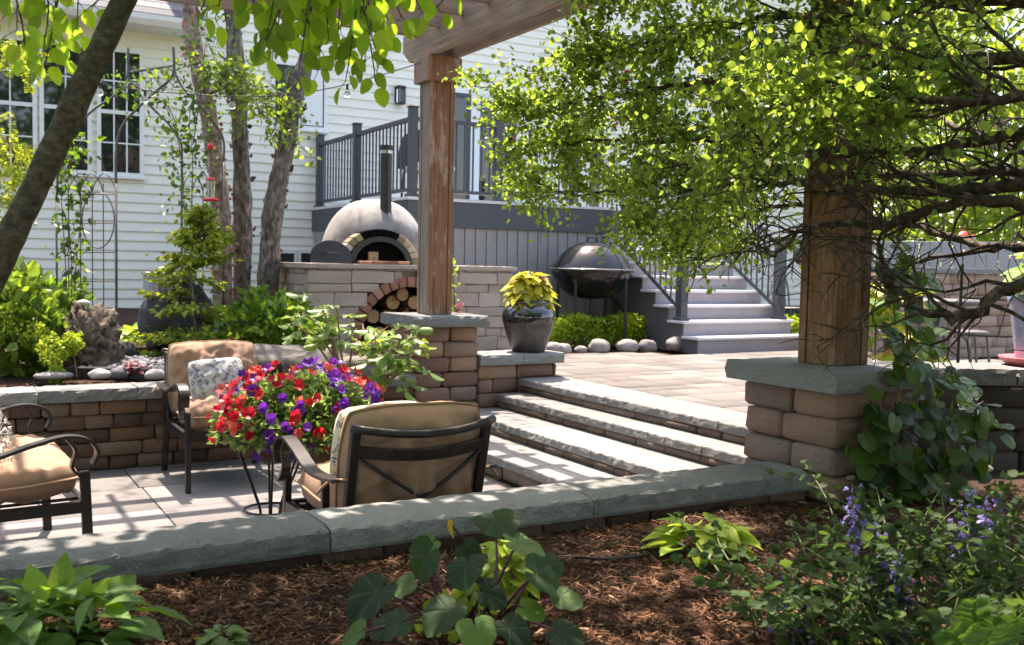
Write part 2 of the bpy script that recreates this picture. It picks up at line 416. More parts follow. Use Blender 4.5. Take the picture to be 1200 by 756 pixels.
# mulch: tone per chip
def m_mulch():
    m, nt, b, N, L = mat_new('mulch')
    g = N.new('ShaderNodeNewGeometry')
    r = ramp(N, [(0, (.022,.011,.008)), (.35, (.06,.027,.016)), (.7, (.12,.055,.032)), (.93, (.22,.115,.068)), (1, (.34,.22,.14))])
    L.new(g.outputs['Random Per Island'], r.inputs['Fac']); L.new(r.outputs['Color'], b.inputs['Base Color'])
    b.inputs['Roughness'].default_value = .9; b.inputs['Specular IOR Level'].default_value = .15
    return m
M['mulch'] = m_mulch()
def m_glassclear():
    m, nt, b, N, L = mat_new('clearglass')
    b.inputs['Transmission Weight'].default_value = 1; b.inputs['Roughness'].default_value = .02; b.inputs['IOR'].default_value = 1.45
    b.inputs['Base Color'].default_value = (.95,.97,.97,1)
    return m
M['clear'] = m_glassclear()
def m_floral(name, base, cols, sc=22):
    m, nt, b, N, L = mat_new(name)
    v = coords(N, L)
    nz = noise_tex(N, L, v, 14, 2); ad = mixc(N, L, .06, v, nz.outputs['Color'])
    vo = N.new('ShaderNodeTexVoronoi'); vo.inputs['Scale'].default_value = sc; L.new(ad, vo.inputs['Vector'])
    r = ramp(N, [(.0, (1,1,1)), (.24, (1,1,1)), (.27, (0,0,0)), (.34, (0,0,0)), (.36, (.9,.9,.9)), (.46, (.9,.9,.9)), (.50, (0,0,0))]); L.new(vo.outputs['Distance'], r.inputs['Fac'])
    sp = N.new('ShaderNodeSeparateColor'); L.new(vo.outputs['Color'], sp.inputs[0])
    rc = ramp(N, [(i/(len(cols)-1), c) for i, c in enumerate(cols)]); rc.color_ramp.interpolation = 'CONSTANT'; L.new(sp.outputs[0], rc.inputs['Fac'])
    c = mixc(N, L, r.outputs['Color'], base, rc.outputs['Color']); L.new(c, b.inputs['Base Color']); b.inputs['Roughness'].default_value = .9
    return m
M['floral'] = m_floral('floral', (.46,.445,.43), [(.03,.04,.12), (.08,.10,.20), (.12,.19,.13), (.05,.06,.16), (.16,.16,.24)], 30)
M['floral2'] = m_floral('floral2', (.6,.55,.42), [(.5,.36,.05), (.1,.1,.13), (.2,.22,.2), (.45,.3,.05)])
M['white'] = m_plain('white', (.55,.535,.52), .9, var=.08, nscale=50, bmp=.5)

# ------------------------------------------------------------------ foliage helpers
NARROW = (np.array([(0,0,0),(.13,.35,.02),(0,1,-.04),(-.13,.35,.02),(0,.45,-.02)]), np.array([(0,1,4),(4,1,2),(0,4,3),(4,2,3)]))
OVATE = (np.array([(0,0,0),(.36,.25,.06),(.36,.62,.06),(0,1,-.05),(-.36,.62,.06),(-.36,.25,.06),(0,.45,-.03)]), np.array([(6,0,1),(6,1,2),(6,2,3),(6,3,4),(6,4,5),(6,5,0)]))
LEAF = (np.array([(0,0,0),(.30,.42,.07),(0,1,-.04),(-.30,.42,.07),(0,.45,-.02)]), np.array([(0,1,4),(4,1,2),(0,4,3),(4,2,3)]))
LEAFR = (np.array([(0,0,0),(.36,.22,.05),(.42,.55,.06),(.2,.88,.02),(0,1.02,-.05),(-.2,.88,.02),(-.42,.55,.06),(-.36,.22,.05),(0,.5,-.04)]),
         np.array([(8,0,1),(8,1,2),(8,2,3),(8,3,4),(8,4,5),(8,5,6),(8,6,7),(8,7,0)]))
NEEDLE = (np.array([(-.09,0,0),(.09,0,0),(0,1,0)]), np.array([(0,1,2)]))
def unit(a): return a / np.maximum(np.linalg.norm(a, axis=-1, keepdims=True), 1e-9)
def scatter(tpl, pos, fwd, nrm, size, curl=None):
    """instances of a template as one vertex/triangle array"""
    V, T = tpl; pos = np.asarray(pos, float); n = len(pos)
    fwd = unit(np.asarray(fwd, float)); nrm = np.asarray(nrm, float)
    sd_ = unit(np.cross(fwd, nrm)); nn = np.cross(sd_, fwd)
    size = np.broadcast_to(np.asarray(size, float), (n,))
    out = pos[:, None] + size[:, None, None] * (V[None, :, 0:1] * sd_[:, None] + V[None, :, 1:2] * fwd[:, None] + V[None, :, 2:3] * nn[:, None])
    tri = (T[None] + (np.arange(n) * len(V))[:, None, None]).reshape(-1, 3)
    return out.reshape(-1, 3), tri
def rdir(n, up=0.0):
    d = rng.normal(size=(n, 3)); d[:, 2] += up; return unit(d)
def join(parts):
    V = []; T = []; k = 0
    for v, t in parts: V.append(v); T.append(t + k); k += len(v)
    return np.concatenate(V), np.concatenate(T)
def cloud(name, tpl, pos, size, mat, parent=None, up=.6, droop=0., world=True, jit=.35):
    n = len(pos); f = rdir(n); f[:, 2] -= droop
    v, t = scatter(tpl, pos, f, rdir(n, up), size * (1 + jit * (rng.random(n) - .5) * 2))
    return link(name, mesh_np(name, v, t, mat), parent, world=world)
def in_ellipsoid(n, c, r, shell=.0, lump=0.25, seed=0):
    d = rdir(n); u = (shell + (1 - shell) * rng.random(n)) ** (1/3)
    k = np.array([1 + lump * noise.noise(Vector(tuple(q * 2.2)) + Vector((seed, seed*1.7, 0))) * 2 for q in d])
    return np.asarray(c) + d * (u * k)[:, None] * np.asarray(r)

def tubes_np(segs, n=5):
    """segs: list of (points, radii) -> one array of tapered tubes"""
    V = []; T = []; k = 0
    for pts, rad in segs:
        P = np.asarray(pts, float); m = len(P)
        if m < 2: continue
        rad = np.broadcast_to(np.asarray(rad, float), (m,))
        d = unit(np.gradient(P, axis=0)); ref = np.array((.3,.2,1.)) if abs(d[0][2]) < .9 else np.array((1.,.2,.1))
        a = unit(np.cross(d, ref)); b = np.cross(d, a)
        th = 2*np.pi*np.arange(n)/n
        ring = P[:, None] + rad[:, None, None] * (np.cos(th)[None, :, None] * a[:, None] + np.sin(th)[None, :, None] * b[:, None])
        V.append(ring.reshape(-1, 3))
        i = np.arange(m-1)[:, None] * n; j = np.arange(n)[None]; j2 = (j+1) % n
        q = np.stack([i+j, i+j2, i+n+j2, i+n+j], -1).reshape(-1, 4) + k
        T.append(q[:, [0,1,2]]); T.append(q[:, [0,2,3]]); k += m*n
    return np.concatenate(V), np.concatenate(T)
def wob(p, d, length, steps, amp, grav=0.):
    pts = [np.array(p, float)]; d = unit(np.array(d, float))
    for _ in range(steps):
        d = unit(d + rng.normal(size=3) * amp + np.array((0, 0, grav)))
        pts.append(pts[-1] + d * length / steps)
    return np.array(pts)
def smooth_poly(pts, k=4):
    P = np.asarray(pts, float); out = []
    for i in range(len(P)-1):
        p0, p1, p2, p3 = P[max(i-1,0)], P[i], P[i+1], P[min(i+2, len(P)-1)]
        for t in np.linspace(0, 1, k, endpoint=False):
            out.append(.5*((2*p1)+(-p0+p2)*t+(2*p0-5*p1+4*p2-p3)*t*t+(-p0+3*p1-3*p2+p3)*t**3))
    out.append(P[-1]); return np.array(out)

# ------------------------------------------------------------------ masonry helpers
_blk = {}
def block_mesh(L, D, Hh, mat, bev=.012, var=0, jit=.006):
    key = (round(L, 3), round(D, 3), round(Hh, 3), mat, var, bev)
    if key not in _blk:
        r = random.Random(hash(key) & 0xffff)
        mb = MB().box((-L/2, -D/2, -Hh/2), (L/2, D/2, Hh/2)); me = mb.mesh('block', M[mat], True, bev)
        for v in me.vertices: v.co += Vector((r.uniform(-jit, jit), r.uniform(-jit, jit), r.uniform(-jit*.6, jit*.6)))
        _blk[key] = me
    return _blk[key]
def course(parent, p, dirv, length, z, h, depth, mat, lens, name='wall_block', off=0., seed=0, gap=.004, bev=.011, proud=.007):
    """one row of blocks whose front face starts at p and runs along dirv; the body lies to the left of dirv"""
    r = random.Random(seed); d = Vector((dirv[0], dirv[1], 0)).normalized(); n = Vector((-d.y, d.x, 0)); t = -off; a = math.atan2(d.y, d.x)
    while t < length - .01:
        L = r.choice(lens); s, e = max(t, 0), min(t + L, length); t += L
        if e - s < .035: continue
        LL = round((e - s) * 50) / 50 if (s > 0 and e < length) else e - s
        me = block_mesh(max(.02, LL - gap), depth, h - gap*.8, mat, bev, r.randrange(3))
        c = Vector((p[0], p[1], 0)) + d * ((s + e)/2) + n * (depth/2 + r.uniform(-proud, proud))
        link(name, me, parent, (c.x, c.y, z + h/2), True, (0, 0, a + (math.pi if r.random() < .5 else 0)))
def rock_slab(L, Wd, T, seed=0, chip=.012, nx=None, mat='cap', ny=4, scallop=0.):
    """dressed slab with a hand-split edge all round (x: length, y: width, z: 0..T)"""
    nx = nx or max(6, int(L/(.014 if scallop else .035))); ny = max(ny, 3); nz = 6 if scallop else 4
    me = bpy.data.meshes.new('slab'); bm = bmesh.new(); g = {}
    def vert(i, j, k):
        if (i, j, k) not in g:
            x, y, z = (i/nx - .5)*L, (j/ny - .5)*Wd, k/nz*T
            q = Vector((x*11 + seed*7.3, y*11, z*16 + seed))
            e = noise.noise(q) * chip + noise.noise(q*2.7) * chip*.6
            ed = .55 if k == nz else (1 if k else .7)
            if j == 0: y += e*ed + (chip*.5 if k in (0, nz) else 0)
            if j == ny: y -= e*ed + (chip*.5 if k in (0, nz) else 0)
            if i == 0: x += e*.5*ed
            if i == nx: x -= e*.5*ed
            if scallop and j == 0 and k >= 2:
                w_ = abs(math.sin(x*26+1.8*noise.noise(Vector((x*6, seed, 0)))))*max(0, .55+noise.noise(Vector((x*4+seed, 2, 1))))
                y += scallop*w_*(k/nz)**1.5; z -= scallop*.55*w_*(k == nz)
            if k == nz and (j in (0, ny)): z -= abs(noise.noise(q*1.7))*chip*.8
            g[(i, j, k)] = bm.verts.new((x, y, z))
        return g[(i, j, k)]
    for i in range(nx):
        for j in range(ny):
            bm.faces.new((vert(i,j,nz), vert(i+1,j,nz), vert(i+1,j+1,nz), vert(i,j+1,nz)))
            bm.faces.new((vert(i,j+1,0), vert(i+1,j+1,0), vert(i+1,j,0), vert(i,j,0)))
        for k in range(nz):
            bm.faces.new((vert(i,0,k), vert(i+1,0,k), vert(i+1,0,k+1), vert(i,0,k+1)))
            bm.faces.new((vert(i,ny,k+1), vert(i+1,ny,k+1), vert(i+1,ny,k), vert(i,ny,k)))
    for j in range(ny):
        for k in range(nz):
            bm.faces.new((vert(0,j,k+1), vert(0,j+1,k+1), vert(0,j+1,k), vert(0,j,k)))
            bm.faces.new((vert(nx,j,k), vert(nx,j+1,k), vert(nx,j+1,k+1), vert(nx,j,k+1)))
    bm.to_mesh(me); bm.free(); me.materials.append(M[mat]); return me
def caps(parent, p, dirv, length, z, T, Wd, step, mat='cap', seed=0, over=.03, chip=.012, name='cap_stone', off=0., scallop=0.):
    """row of cap slabs; p is the wall's front line, the cap overhangs it by over"""
    d = Vector((dirv[0], dirv[1], 0)).normalized(); n = Vector((-d.y, d.x, 0)); t = -off; k = 0; a = math.atan2(d.y, d.x)
    while t < length - .02:
        s, e = max(0, t), min(length, t + step); t += step; k += 1
        if e - s < .05: continue
        c = Vector((p[0], p[1], 0)) + d*(s+e)/2 + n*(Wd/2 - over)
        link(name, rock_slab(e-s-.006, Wd, T, seed + k, chip, mat=mat, scallop=scallop), parent, (c.x, c.y, z), True, (0, 0, a))

U = 0.50            # upper patio level; the lower patio is z = 0
ZM = 0.47           # mulch bed level beside the camera
PX = 3.52           # pergola post line
YR, YL = 3.205, 7.44
YW = 7.18           # face of the retaining wall behind the lower patio
YH = 14.0           # house wall
ZW = .56            # top of that retaining wall
ZC = .59            # top of the low wall in front

# ================================================================== GROUND
def height(x, y):
    return 0.0
g = MB().add([(-300,-300,-.35),(300,-300,-.35),(300,300,-.35),(-300,300,-.35)], [(0,1,2,3)])
struct(g.build('ground', M['lawn']))
# near mulch bed, gently uneven
def grid_sheet(name, x0, x1, y0, y1, fz, nx, ny, mat):
    xs = np.linspace(x0, x1, nx+1); ys = np.linspace(y0, y1, ny+1)
    V = np.array([(x, y, fz(x, y)) for y in ys for x in xs]); T = []
    for j in range(ny):
        for i in range(nx):
            a = j*(nx+1)+i; T += [(a, a+1, a+nx+2), (a, a+nx+2, a+nx+1)]
    return struct(link(name, mesh_np(name, V, T, mat, True)))
def z_near(x, y):
    return ZM + .03*noise.noise(Vector((x*1.6, y*1.6, 3))) + .012*noise.noise(Vector((x*7, y*7, 1))) + (.02 if y < 2.2 else 0)
grid_sheet('mulch_bed', -6, 9, -4, 3.18, z_near, 170, 84, M['soil'])
def z_back(x, y):
    t = min(1, max(0, (y - 7.4)/6.4)); return .47 + .30*t + .02*noise.noise(Vector((x*1.3, y*1.3, 9)))
grid_sheet('planting_bed', -9, 3.25, 7.2, 13.99, z_back, 60, 40, M['soil'])
grid_sheet('side_bed', 3.85, 22, 7.6, 13.99, lambda x, y: .455 + .03*noise.noise(Vector((x, y, 2))), 50, 20, M['soil'])
grid_sheet('side_terrace', 3.9, 30, -4, 3.0, lambda x, y: .41 + .02*noise.noise(Vector((x, y, 2))), 40, 12, M['soil'])

# lower patio: base and paver slabs
lp = struct(MB().box((-6, 3.22, -.2), (3.30, 7.30, -.034)).build('lower_patio', M['sand']))
r = random.Random(3); row = 0; y = 3.285
while y < 7.18:
    wd = (.61, .41, .61)[row % 3]; y1 = min(y + wd, 7.19); x = -3.2 - (row % 2)*.3
    while x < 3.25:
        L = r.choice((.61, .61, .92)); x1 = min(x + L, 3.24)
        if x1 - x > .06 and x1 > -2.6:
            me = block_mesh(x1-x-.009, y1-y-.009, .04, 'paver', .003, r.randrange(2), .0008)
            link('paver', me, lp, ((x+x1)/2, (y+y1)/2, -.02 + r.uniform(-.001, .001)), True)
        x += L
    y = y1; row += 1
# upper patio
up = struct(MB().box((4.45, 3.0, .2), (16, 9.02, U - .07)).build('upper_patio', M['sand']))
y = 3.36; row = 0
while y < 9.0:
    wd = (.23, .38, .30)[row % 3]; x = 4.636; first = (.30, .18, .24)[row % 3]
    if y < 9.0:
        while x < 9.9 and x < 4.4 + 6.2:
            L = r.choice((.30, .46, .38)) if not first else first; first = 0; y1 = min(y+wd, 9.0)
            if x > 4.5 and y1 - y > .06 and not (x < 5.05 and y > 8.9) and not (x+L > 6.9 and y1 > 8.7):
                me = block_mesh(L-.007, y1-y-.007, .04, 'paver2', .004, r.randrange(2), .001)
                link('paver', me, up, (x+L/2, (y+y1)/2, U-.02 + r.uniform(-.0015, .0015)), True)
            x += L
    y += wd; row += 1

# ================================================================== WALLS, PIERS, STEPS
# low wall in front of the camera
t = thing('low_wall', 'low garden wall with long split-faced grey cap slabs beside the mulch bed', 'wall', (1, 3.1, 0))
for k in range(4):
    course(t, (-3.4, 3.06), (1, 0), 3.4 + 3.235, ZC - .08 - .105*(k+1), .105, .10, 'block', (.22, .28, .34, .40), off=.11*(k % 2), seed=20+k)
    course(t, (3.235, 3.275), (-1, 0), 3.4 + 3.235, ZC - .08 - .105*(k+1), .105, .075, 'block', (.22, .28, .34, .40), off=.13*(k % 2), seed=40+k)
MB().box((-3.39, 3.172, 0.0), (3.23, 3.19, ZC-.1)).build('core', M['sand'], t, world=True)
caps(t, (-3.4, 3.06), (1, 0), 3.4 + 3.238, ZC - .078, .078, .275, 1.02, seed=3, over=.035, chip=.009, off=.62, scallop=.034)

# retaining wall at the back of the lower patio
t = thing('retaining_wall', 'brown tumbled-block retaining wall below the raised pebble bed', 'wall', (0, YW, 0))
for k in range(5):
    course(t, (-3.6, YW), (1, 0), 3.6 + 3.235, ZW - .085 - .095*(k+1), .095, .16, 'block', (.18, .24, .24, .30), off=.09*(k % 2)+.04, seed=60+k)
MB().box((-3.59, YW+.17, 0), (3.23, YW+.21, ZW-.1)).build('core', M['sand'], t, world=True)
caps(t, (-3.6, YW), (1, 0), 3.6 + 3.238, ZW - .083, .083, .33, .62, seed=30, over=.03, chip=.018, off=.2)

def pier(name, cx, cy, z0, ncourse, label, w=.55, c=.122):
    t = thing(name, label, 'pier', (cx, cy, z0), group='stone piers under the pergola posts')
    ztop = 1.03 - .088
    for k in range(ncourse):
        zz = ztop - c*(k+1); s = .30 if k % 2 == 0 else .235
        for (a0, a1) in ((0, s), (s, w)):
            for (b0, b1) in ((0, w - s), (w - s, w)):
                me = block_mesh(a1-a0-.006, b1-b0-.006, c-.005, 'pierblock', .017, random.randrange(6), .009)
                link('pier_block', me, t, (cx - w/2 + (a0+a1)/2 + random.uniform(-.004, .004), cy - w/2 + (b0+b1)/2 + random.uniform(-.004, .004), zz + c/2), True)
    me = rock_slab(w+.12, w+.12, .088, int(cx*10+cy*7), .014, ny=14)
    link('cap_stone', me, t, (cx, cy, ztop), True)
    return t
pier('stone_pier', PX, YR, 0, 8, 'stone pier overgrown by a climbing vine, carrying a cedar post')
pier('stone_pier', PX, YL, 0, 8, 'tan stone pier between the fig shrub and the black glazed urn')

# steps between the piers
t = thing('stone_steps', 'four broad pale stone steps with split edges up to the upper patio', 'steps', (3.6, 5.2, 0))
XS = (4.19, 3.96, 3.61, 3.23); ZS = (U, .385, .27, .155)
YA, YB = YR + .285, YW - .01
for i in range(4):
    x0 = XS[i]; x1 = 4.63 if i == 0 else XS[i-1] + .10
    n = 4 if i else 3; Ls = [(YB-YA)/n]*n; y = YB
    offs = (0, .31, -.12, .2)[i]
    cuts = [YB] + [YB - (YB-YA)*(j+1)/n + offs*.6 for j in range(n-1)] + [YA]
    for j in range(n):
        ya, yb = cuts[j+1], cuts[j]
        me = rock_slab(yb-ya-.006, x1-x0, .058, 70+i*9+j, .006, mat='slab', scallop=.012)
        link('tread_slab', me, t, ((x0+x1)/2, (ya+yb)/2, ZS[i]-.058), True, (0, 0, -math.pi/2))
    zb = ZS[i+1] if i < 3 else 0
    course(t, (x0+.03, YB), (0, -1), YB-YA, zb - (.004 if i < 3 else 0), ZS[i]-.058-zb, .12, 'riser', (.24, .30, .36), 'riser_block', .1*i, 90+i)
# block fill under the first slab edge towards the pot wall
# low wall with the urn
t = thing('planter_wall', 'short low wall with grey cap holding the black glazed urn', 'wall', (4.2, YW, U-.1))
for k in range(4):
    course(t, (3.805, YW-.005), (1, 0), .76, .706-.086-.118*(k+1), .118, .3, 'pierblock', (.24, .30, .36), off=.1*(k % 2), seed=120+k, bev=.017)
caps(t, (3.80, YW-.005), (1, 0), .82, .706-.086, .086, .40, .41, seed=130, over=.035, chip=.014)

# wall to the right of the vine-covered pier
p0 = np.array((3.80, 3.42)); p1 = np.array(Pd(1420, 400, 5.0)[:2])
dv = unit(p1 - p0); Lw = float(np.linalg.norm(p1-p0))
t = thing('side_wall', 'garden wall with shade coloured into its blocks, carrying the blue pot on its pale cap', 'wall', (p0[0], p0[1], .4))
for k in range(5):
    course(t, p0, dv, Lw, .985-.085-.112*(k+1), .112, .22, 'shadeblock', (.28, .36, .44), off=.13*(k % 2), seed=150+k)
caps(t, p0, dv, Lw, .985-.083, .083, .36, .9, seed=160, over=.03, chip=.014)

# far courtyard wall on the right
t = thing('courtyard_wall', 'tan block courtyard wall with grey cap behind the bistro set', 'wall', (11, 7.5, .45))
for k in range(8):
    course(t, (8.9, 7.5), (1, 0), 6.2, 1.45-.125*(k+1), .125, .2, 'farblock', (.30, .45, .38), off=.17*(k % 2), seed=180+k)
caps(t, (8.9, 7.5), (1, 0), 6.2, 1.452, .06, .3, .8, seed=190, over=.04, chip=.008)

# ================================================================== PERGOLA
def post(parent, cx, cy, z0, z1, mats, w=.19):
    MB().box((cx-w/2, cy-w/2, z0), (cx+w/2, cy+w/2, z1)).build('post', M[mats[0]], parent, world=True, bevel=.004)
    # face boards with the corner strips standing proud
    for ax, s in (('y', -1), ('x', -1), ('y', 1), ('x', 1)):
        m = MB(); a, b = -w/2 + .045, w/2 - .045; o = w/2
        for (u0, u1, pr) in ((-w/2-.012, -w/2+.03, .014), (-w/2+.034, w/2-.034, .008), (w/2-.03, w/2+.012, .014)):
            if ax == 'y': m.box((cx+u0, cy+s*o-.001 if s > 0 else cy-o-pr, z0+.002), (cx+u1, cy+o+pr if s > 0 else cy-o+.001, z1))
            elif abs(u0) < w/2-.02 and abs(u1) < w/2-.02 or True:
                uu0, uu1 = max(u0, -w/2), min(u1, w/2)
                m.box((cx+o-.001 if s > 0 else cx-o-pr-.0, cy+uu0, z0+.002), (cx+o+pr if s > 0 else cx-o+.001, cy+uu1, z1))
        m.build('face_board', M[mats[1] if ax == 'y' else mats[2]], parent, world=True, bevel=.002)
    c = w/2 + .052
    for k, (dx, dy) in enumerate(((0,-1),(0,1),(-1,0),(1,0))):
        m = MB()
        if dx == 0: m.box((cx-c, cy+dy*(w/2+.016) - (.034 if dy < 0 else 0), z1-.20), (cx+c, cy+dy*(w/2+.016) + (.034 if dy > 0 else 0), z1+.0))
        else: m.box((cx+dx*(w/2+.016) - (.034 if dx < 0 else 0), cy-w/2-.015, z1-.198), (cx+dx*(w/2+.016) + (.034 if dx > 0 else 0), cy+w/2+.015, z1-.002))
        m.build('collar_board', M['woodred' if dx == 0 else 'woodx'], parent, world=True, bevel=.003)
pg = thing('pergola', 'weathered cedar pergola with tapered rafters over the lower patio', 'pergola', (1.7, 5.3, 0))
ZB = 3.10
post(pg, PX, YL, 1.03, ZB, ('wood', 'woodred', 'wood'))
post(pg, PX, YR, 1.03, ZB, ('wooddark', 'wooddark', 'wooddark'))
XL = -.55
for yy in (YL, YR): MB().box((XL-.1, yy-.1, 0), (XL+.1, yy+.1, ZB)).build('post', M['wood'], pg, world=True)
for xx in (PX, XL):
    for s in (-1, 1):
        x0 = xx + s*.105 - .022
        m = MB(); y0, y1 = YR-.75, YL+.42; z0, z1 = ZB-.0, ZB+.235
        pr = [(y0,z1),(y0,z0+.10),(y0+.14,z0+.002),(y1-.14,z0+.002),(y1,z0+.10),(y1,z1)]
        V = [(x0, a, b) for a, b in pr] + [(x0+.044, a, b) for a, b in pr]; n = 6
        m.add(V, [tuple(range(n)), tuple(range(2*n-1, n-1, -1))] + [(i, i+n, (i+1) % n + n, (i+1) % n) for i in range(n)])
        m.build('beam', M['woody'], pg, world=True)
    for yy in (YL, YR): MB().box((xx-.08, yy-.09, ZB+.0), (xx+.08, yy+.09, ZB+.2)).build('post_block', M['wood'], pg, world=True)
y = YR - .6; k = 0
while y < YL + .36:
    m = MB(); x0, x1 = XL-.45, PX+.22; z0 = ZB+.19; z1 = z0+.185
    pr = [(x0,z1),(x0,z0+.08),(x0+.13,z0),(x1-.13,z0),(x1,z0+.08),(x1,z1)]
    V = [(a, y-.02, b) for a, b in pr] + [(a, y+.02, b) for a, b in pr]; n = 6
    m.add(V, [tuple(range(n)), tuple(range(2*n-1, n-1, -1))] + [(i, i+n, (i+1) % n + n, (i+1) % n) for i in range(n)])
    m.build('rafter', M['woodx'], pg, world=True); y += .415
for x in np.arange(XL-.2, PX+.2, .62):
    MB().box((x-.02, YR-.72, ZB+.378), (x+.02, YL+.46, ZB+.418)).build('slat', M['woody'], pg, world=True)

# string lights from the post collar towards the house
t = thing('string_lights', 'thin wire of clear globe bulbs strung from the pergola post', 'string lights', Pd(492, 74, 8.1))
wp = [Pd(x, y, d) for x, y, d in ((492,74,8.1),(447,88,8.3),(407,99,8.5),(340,111,8.6),(272,113,8.7),(220,110,8.7),(170,106,8.6),(117,97,8.4),(40,78,8.0),(-60,50,7.5))]
wire = smooth_poly(wp, 5); v, q = tubes_np([(wire, .0045)], 5); link('wire', mesh_np('wire', v, q, M['blackmetal']), t, world=True)
for i in (1, 2, 4, 6, 7):
    c = wp[i]; s = MB(); s.tube([c, c - np.array((0,0,.05))], .012, 8); sk = s.build('socket', M['blackmetal'], t, world=True)
    prof = [(.001, -.11), (.02, -.105), (.03, -.09), (.03, -.075), (.02, -.055), (.011, -.045)]
    MB().lathe(prof, 12, c).build('bulb', M['clear'], t, True, world=True)

# ================================================================== HOUSE
hs = thing('house', 'house clad in pale horizontal lap siding with white-framed windows', 'house', (5, YH, .7))
HX0, HX1 = -8.0, 14.8
ZB0 = .78
lap = .127
eave_x = 3.05
def board(x0, x1, z):
    m = MB(); y = YH
    V = []
    for x in (x0, x1):
        V += [(x, y, z-.012), (x, y-.022, z-.01), (x, y-.022, z+.004), (x, y-.004, z+lap), (x, y, z+lap)]
    m.add(V, [(0,5,6,1),(1,6,7,2),(2,7,8,3),(3,8,9,4),(0,1,2,3,4),(9,8,7,6,5)])
    return m
z = ZB0; k = 0
bm_full = board(HX0, HX1, 0).mesh('siding_board', M['siding']); bm_up = board(eave_x, HX1, 0).mesh('siding_board', M['siding'])
wing_top = Py(180, 40, YH)[2]
sb_cache = {}
while z < 7.4:
    x = (HX0 if z < wing_top else eave_x); off_ = random.uniform(.6, 3.6)
    while x < HX1:
        x2 = min(x+off_, HX1); off_ = 3.66
        me = sb_cache.setdefault(round(x2-x, 1), None) or sb_cache.__setitem__(round(x2-x, 1), board(0, round(x2-x, 1)+.03, 0).mesh('siding_board', M['siding'])) or sb_cache[round(x2-x, 1)]
        link('siding_board', me, hs, (x, random.choice((0, -.0022)), z+random.uniform(-.001, .001)), True); x = x2
    z += lap; k += 1
MB().box((HX0, YH+.002, .2), (HX1, YH+.2, wing_top)).build('wall', M['siding'], hs, world=True)
MB().box((eave_x, YH+.003, wing_top), (HX1, YH+.2, 7.4)).build('wall', M['siding'], hs, world=True)
MB().box((HX0, YH-.012, .3), (HX1, YH+.001, ZB0-.006)).build('foundation', M['basalt'], hs, world=True)
MB().box((HX1-.002, YH-.03, .78), (HX1+.1, YH+6, 7.4)).build('corner_board', M['trim'], hs, world=True)
# wing eave: soffit, gutter, shingled roof
zg = wing_top
so = MB().box((HX0, YH-.42, zg), (eave_x, YH+.0, zg+.03)).build('soffit', M['trim'], hs, world=True)
gt = MB(); 
for x0, x1 in ((HX0, eave_x),):
    pr = [(YH-.42,zg+.002),(YH-.50,zg+.002),(YH-.55,zg+.07),(YH-.56,zg+.13),(YH-.535,zg+.13),(YH-.44,zg+.12),(YH-.42,zg+.12)]
    n = len(pr); V = [(x0,a,b) for a,b in pr]+[(x1,a,b) for a,b in pr]
    gt.add(V, [tuple(range(n)), tuple(range(2*n-1,n-1,-1))]+[(i,i+n,(i+1)%n+n,(i+1)%n) for i in range(n)])
gt.build('gutter', M['trim'], hs, world=True)
rf = MB().add([(HX0,YH-.5,zg+.135),(eave_x,YH-.5,zg+.135),(eave_x,YH+4,zg+2.4),(HX0,YH+4,zg+2.4),(HX0,YH-.5,zg+.12),(eave_x,YH-.5,zg+.12),(eave_x,YH+4,zg+2.38),(HX0,YH+4,zg+2.38)],
    [(0,1,2,3),(7,6,5,4),(0,4,5,1),(1,5,6,2),(2,6,7,3),(3,7,4,0)]).build('roof', M['shingle'], hs, world=True)
for j in range(14):
    a = j/14*.9; y0 = YH-.515+4.5*a; z0 = zg+.137+2.265*a
    MB().add([(HX0,y0,z0),(eave_x-.005,y0,z0),(eave_x-.005,y0+.30,z0+.151+.004),(HX0,y0+.30,z0+.151+.004),(HX0,y0,z0+.014),(eave_x-.005,y0,z0+.014),(eave_x-.005,y0+.3,z0+.158),(HX0,y0+.3,z0+.158)],
        [(3,2,1,0),(4,5,6,7),(0,1,5,4),(1,2,6,5),(2,3,7,6),(3,0,4,7)]).build('shingle_row', M['shingle'], rf, world=True)
MB().box((2.0, YH+4.0, zg-1), (HX1, YH+7, 7.4)).build('rear_wall', M['siding'], hs, world=True)
MB().box((eave_x-.2, YH-.6, 7.4), (HX1+.5, YH+7, 7.6)).build('roof', M['shingle'], hs, world=True)

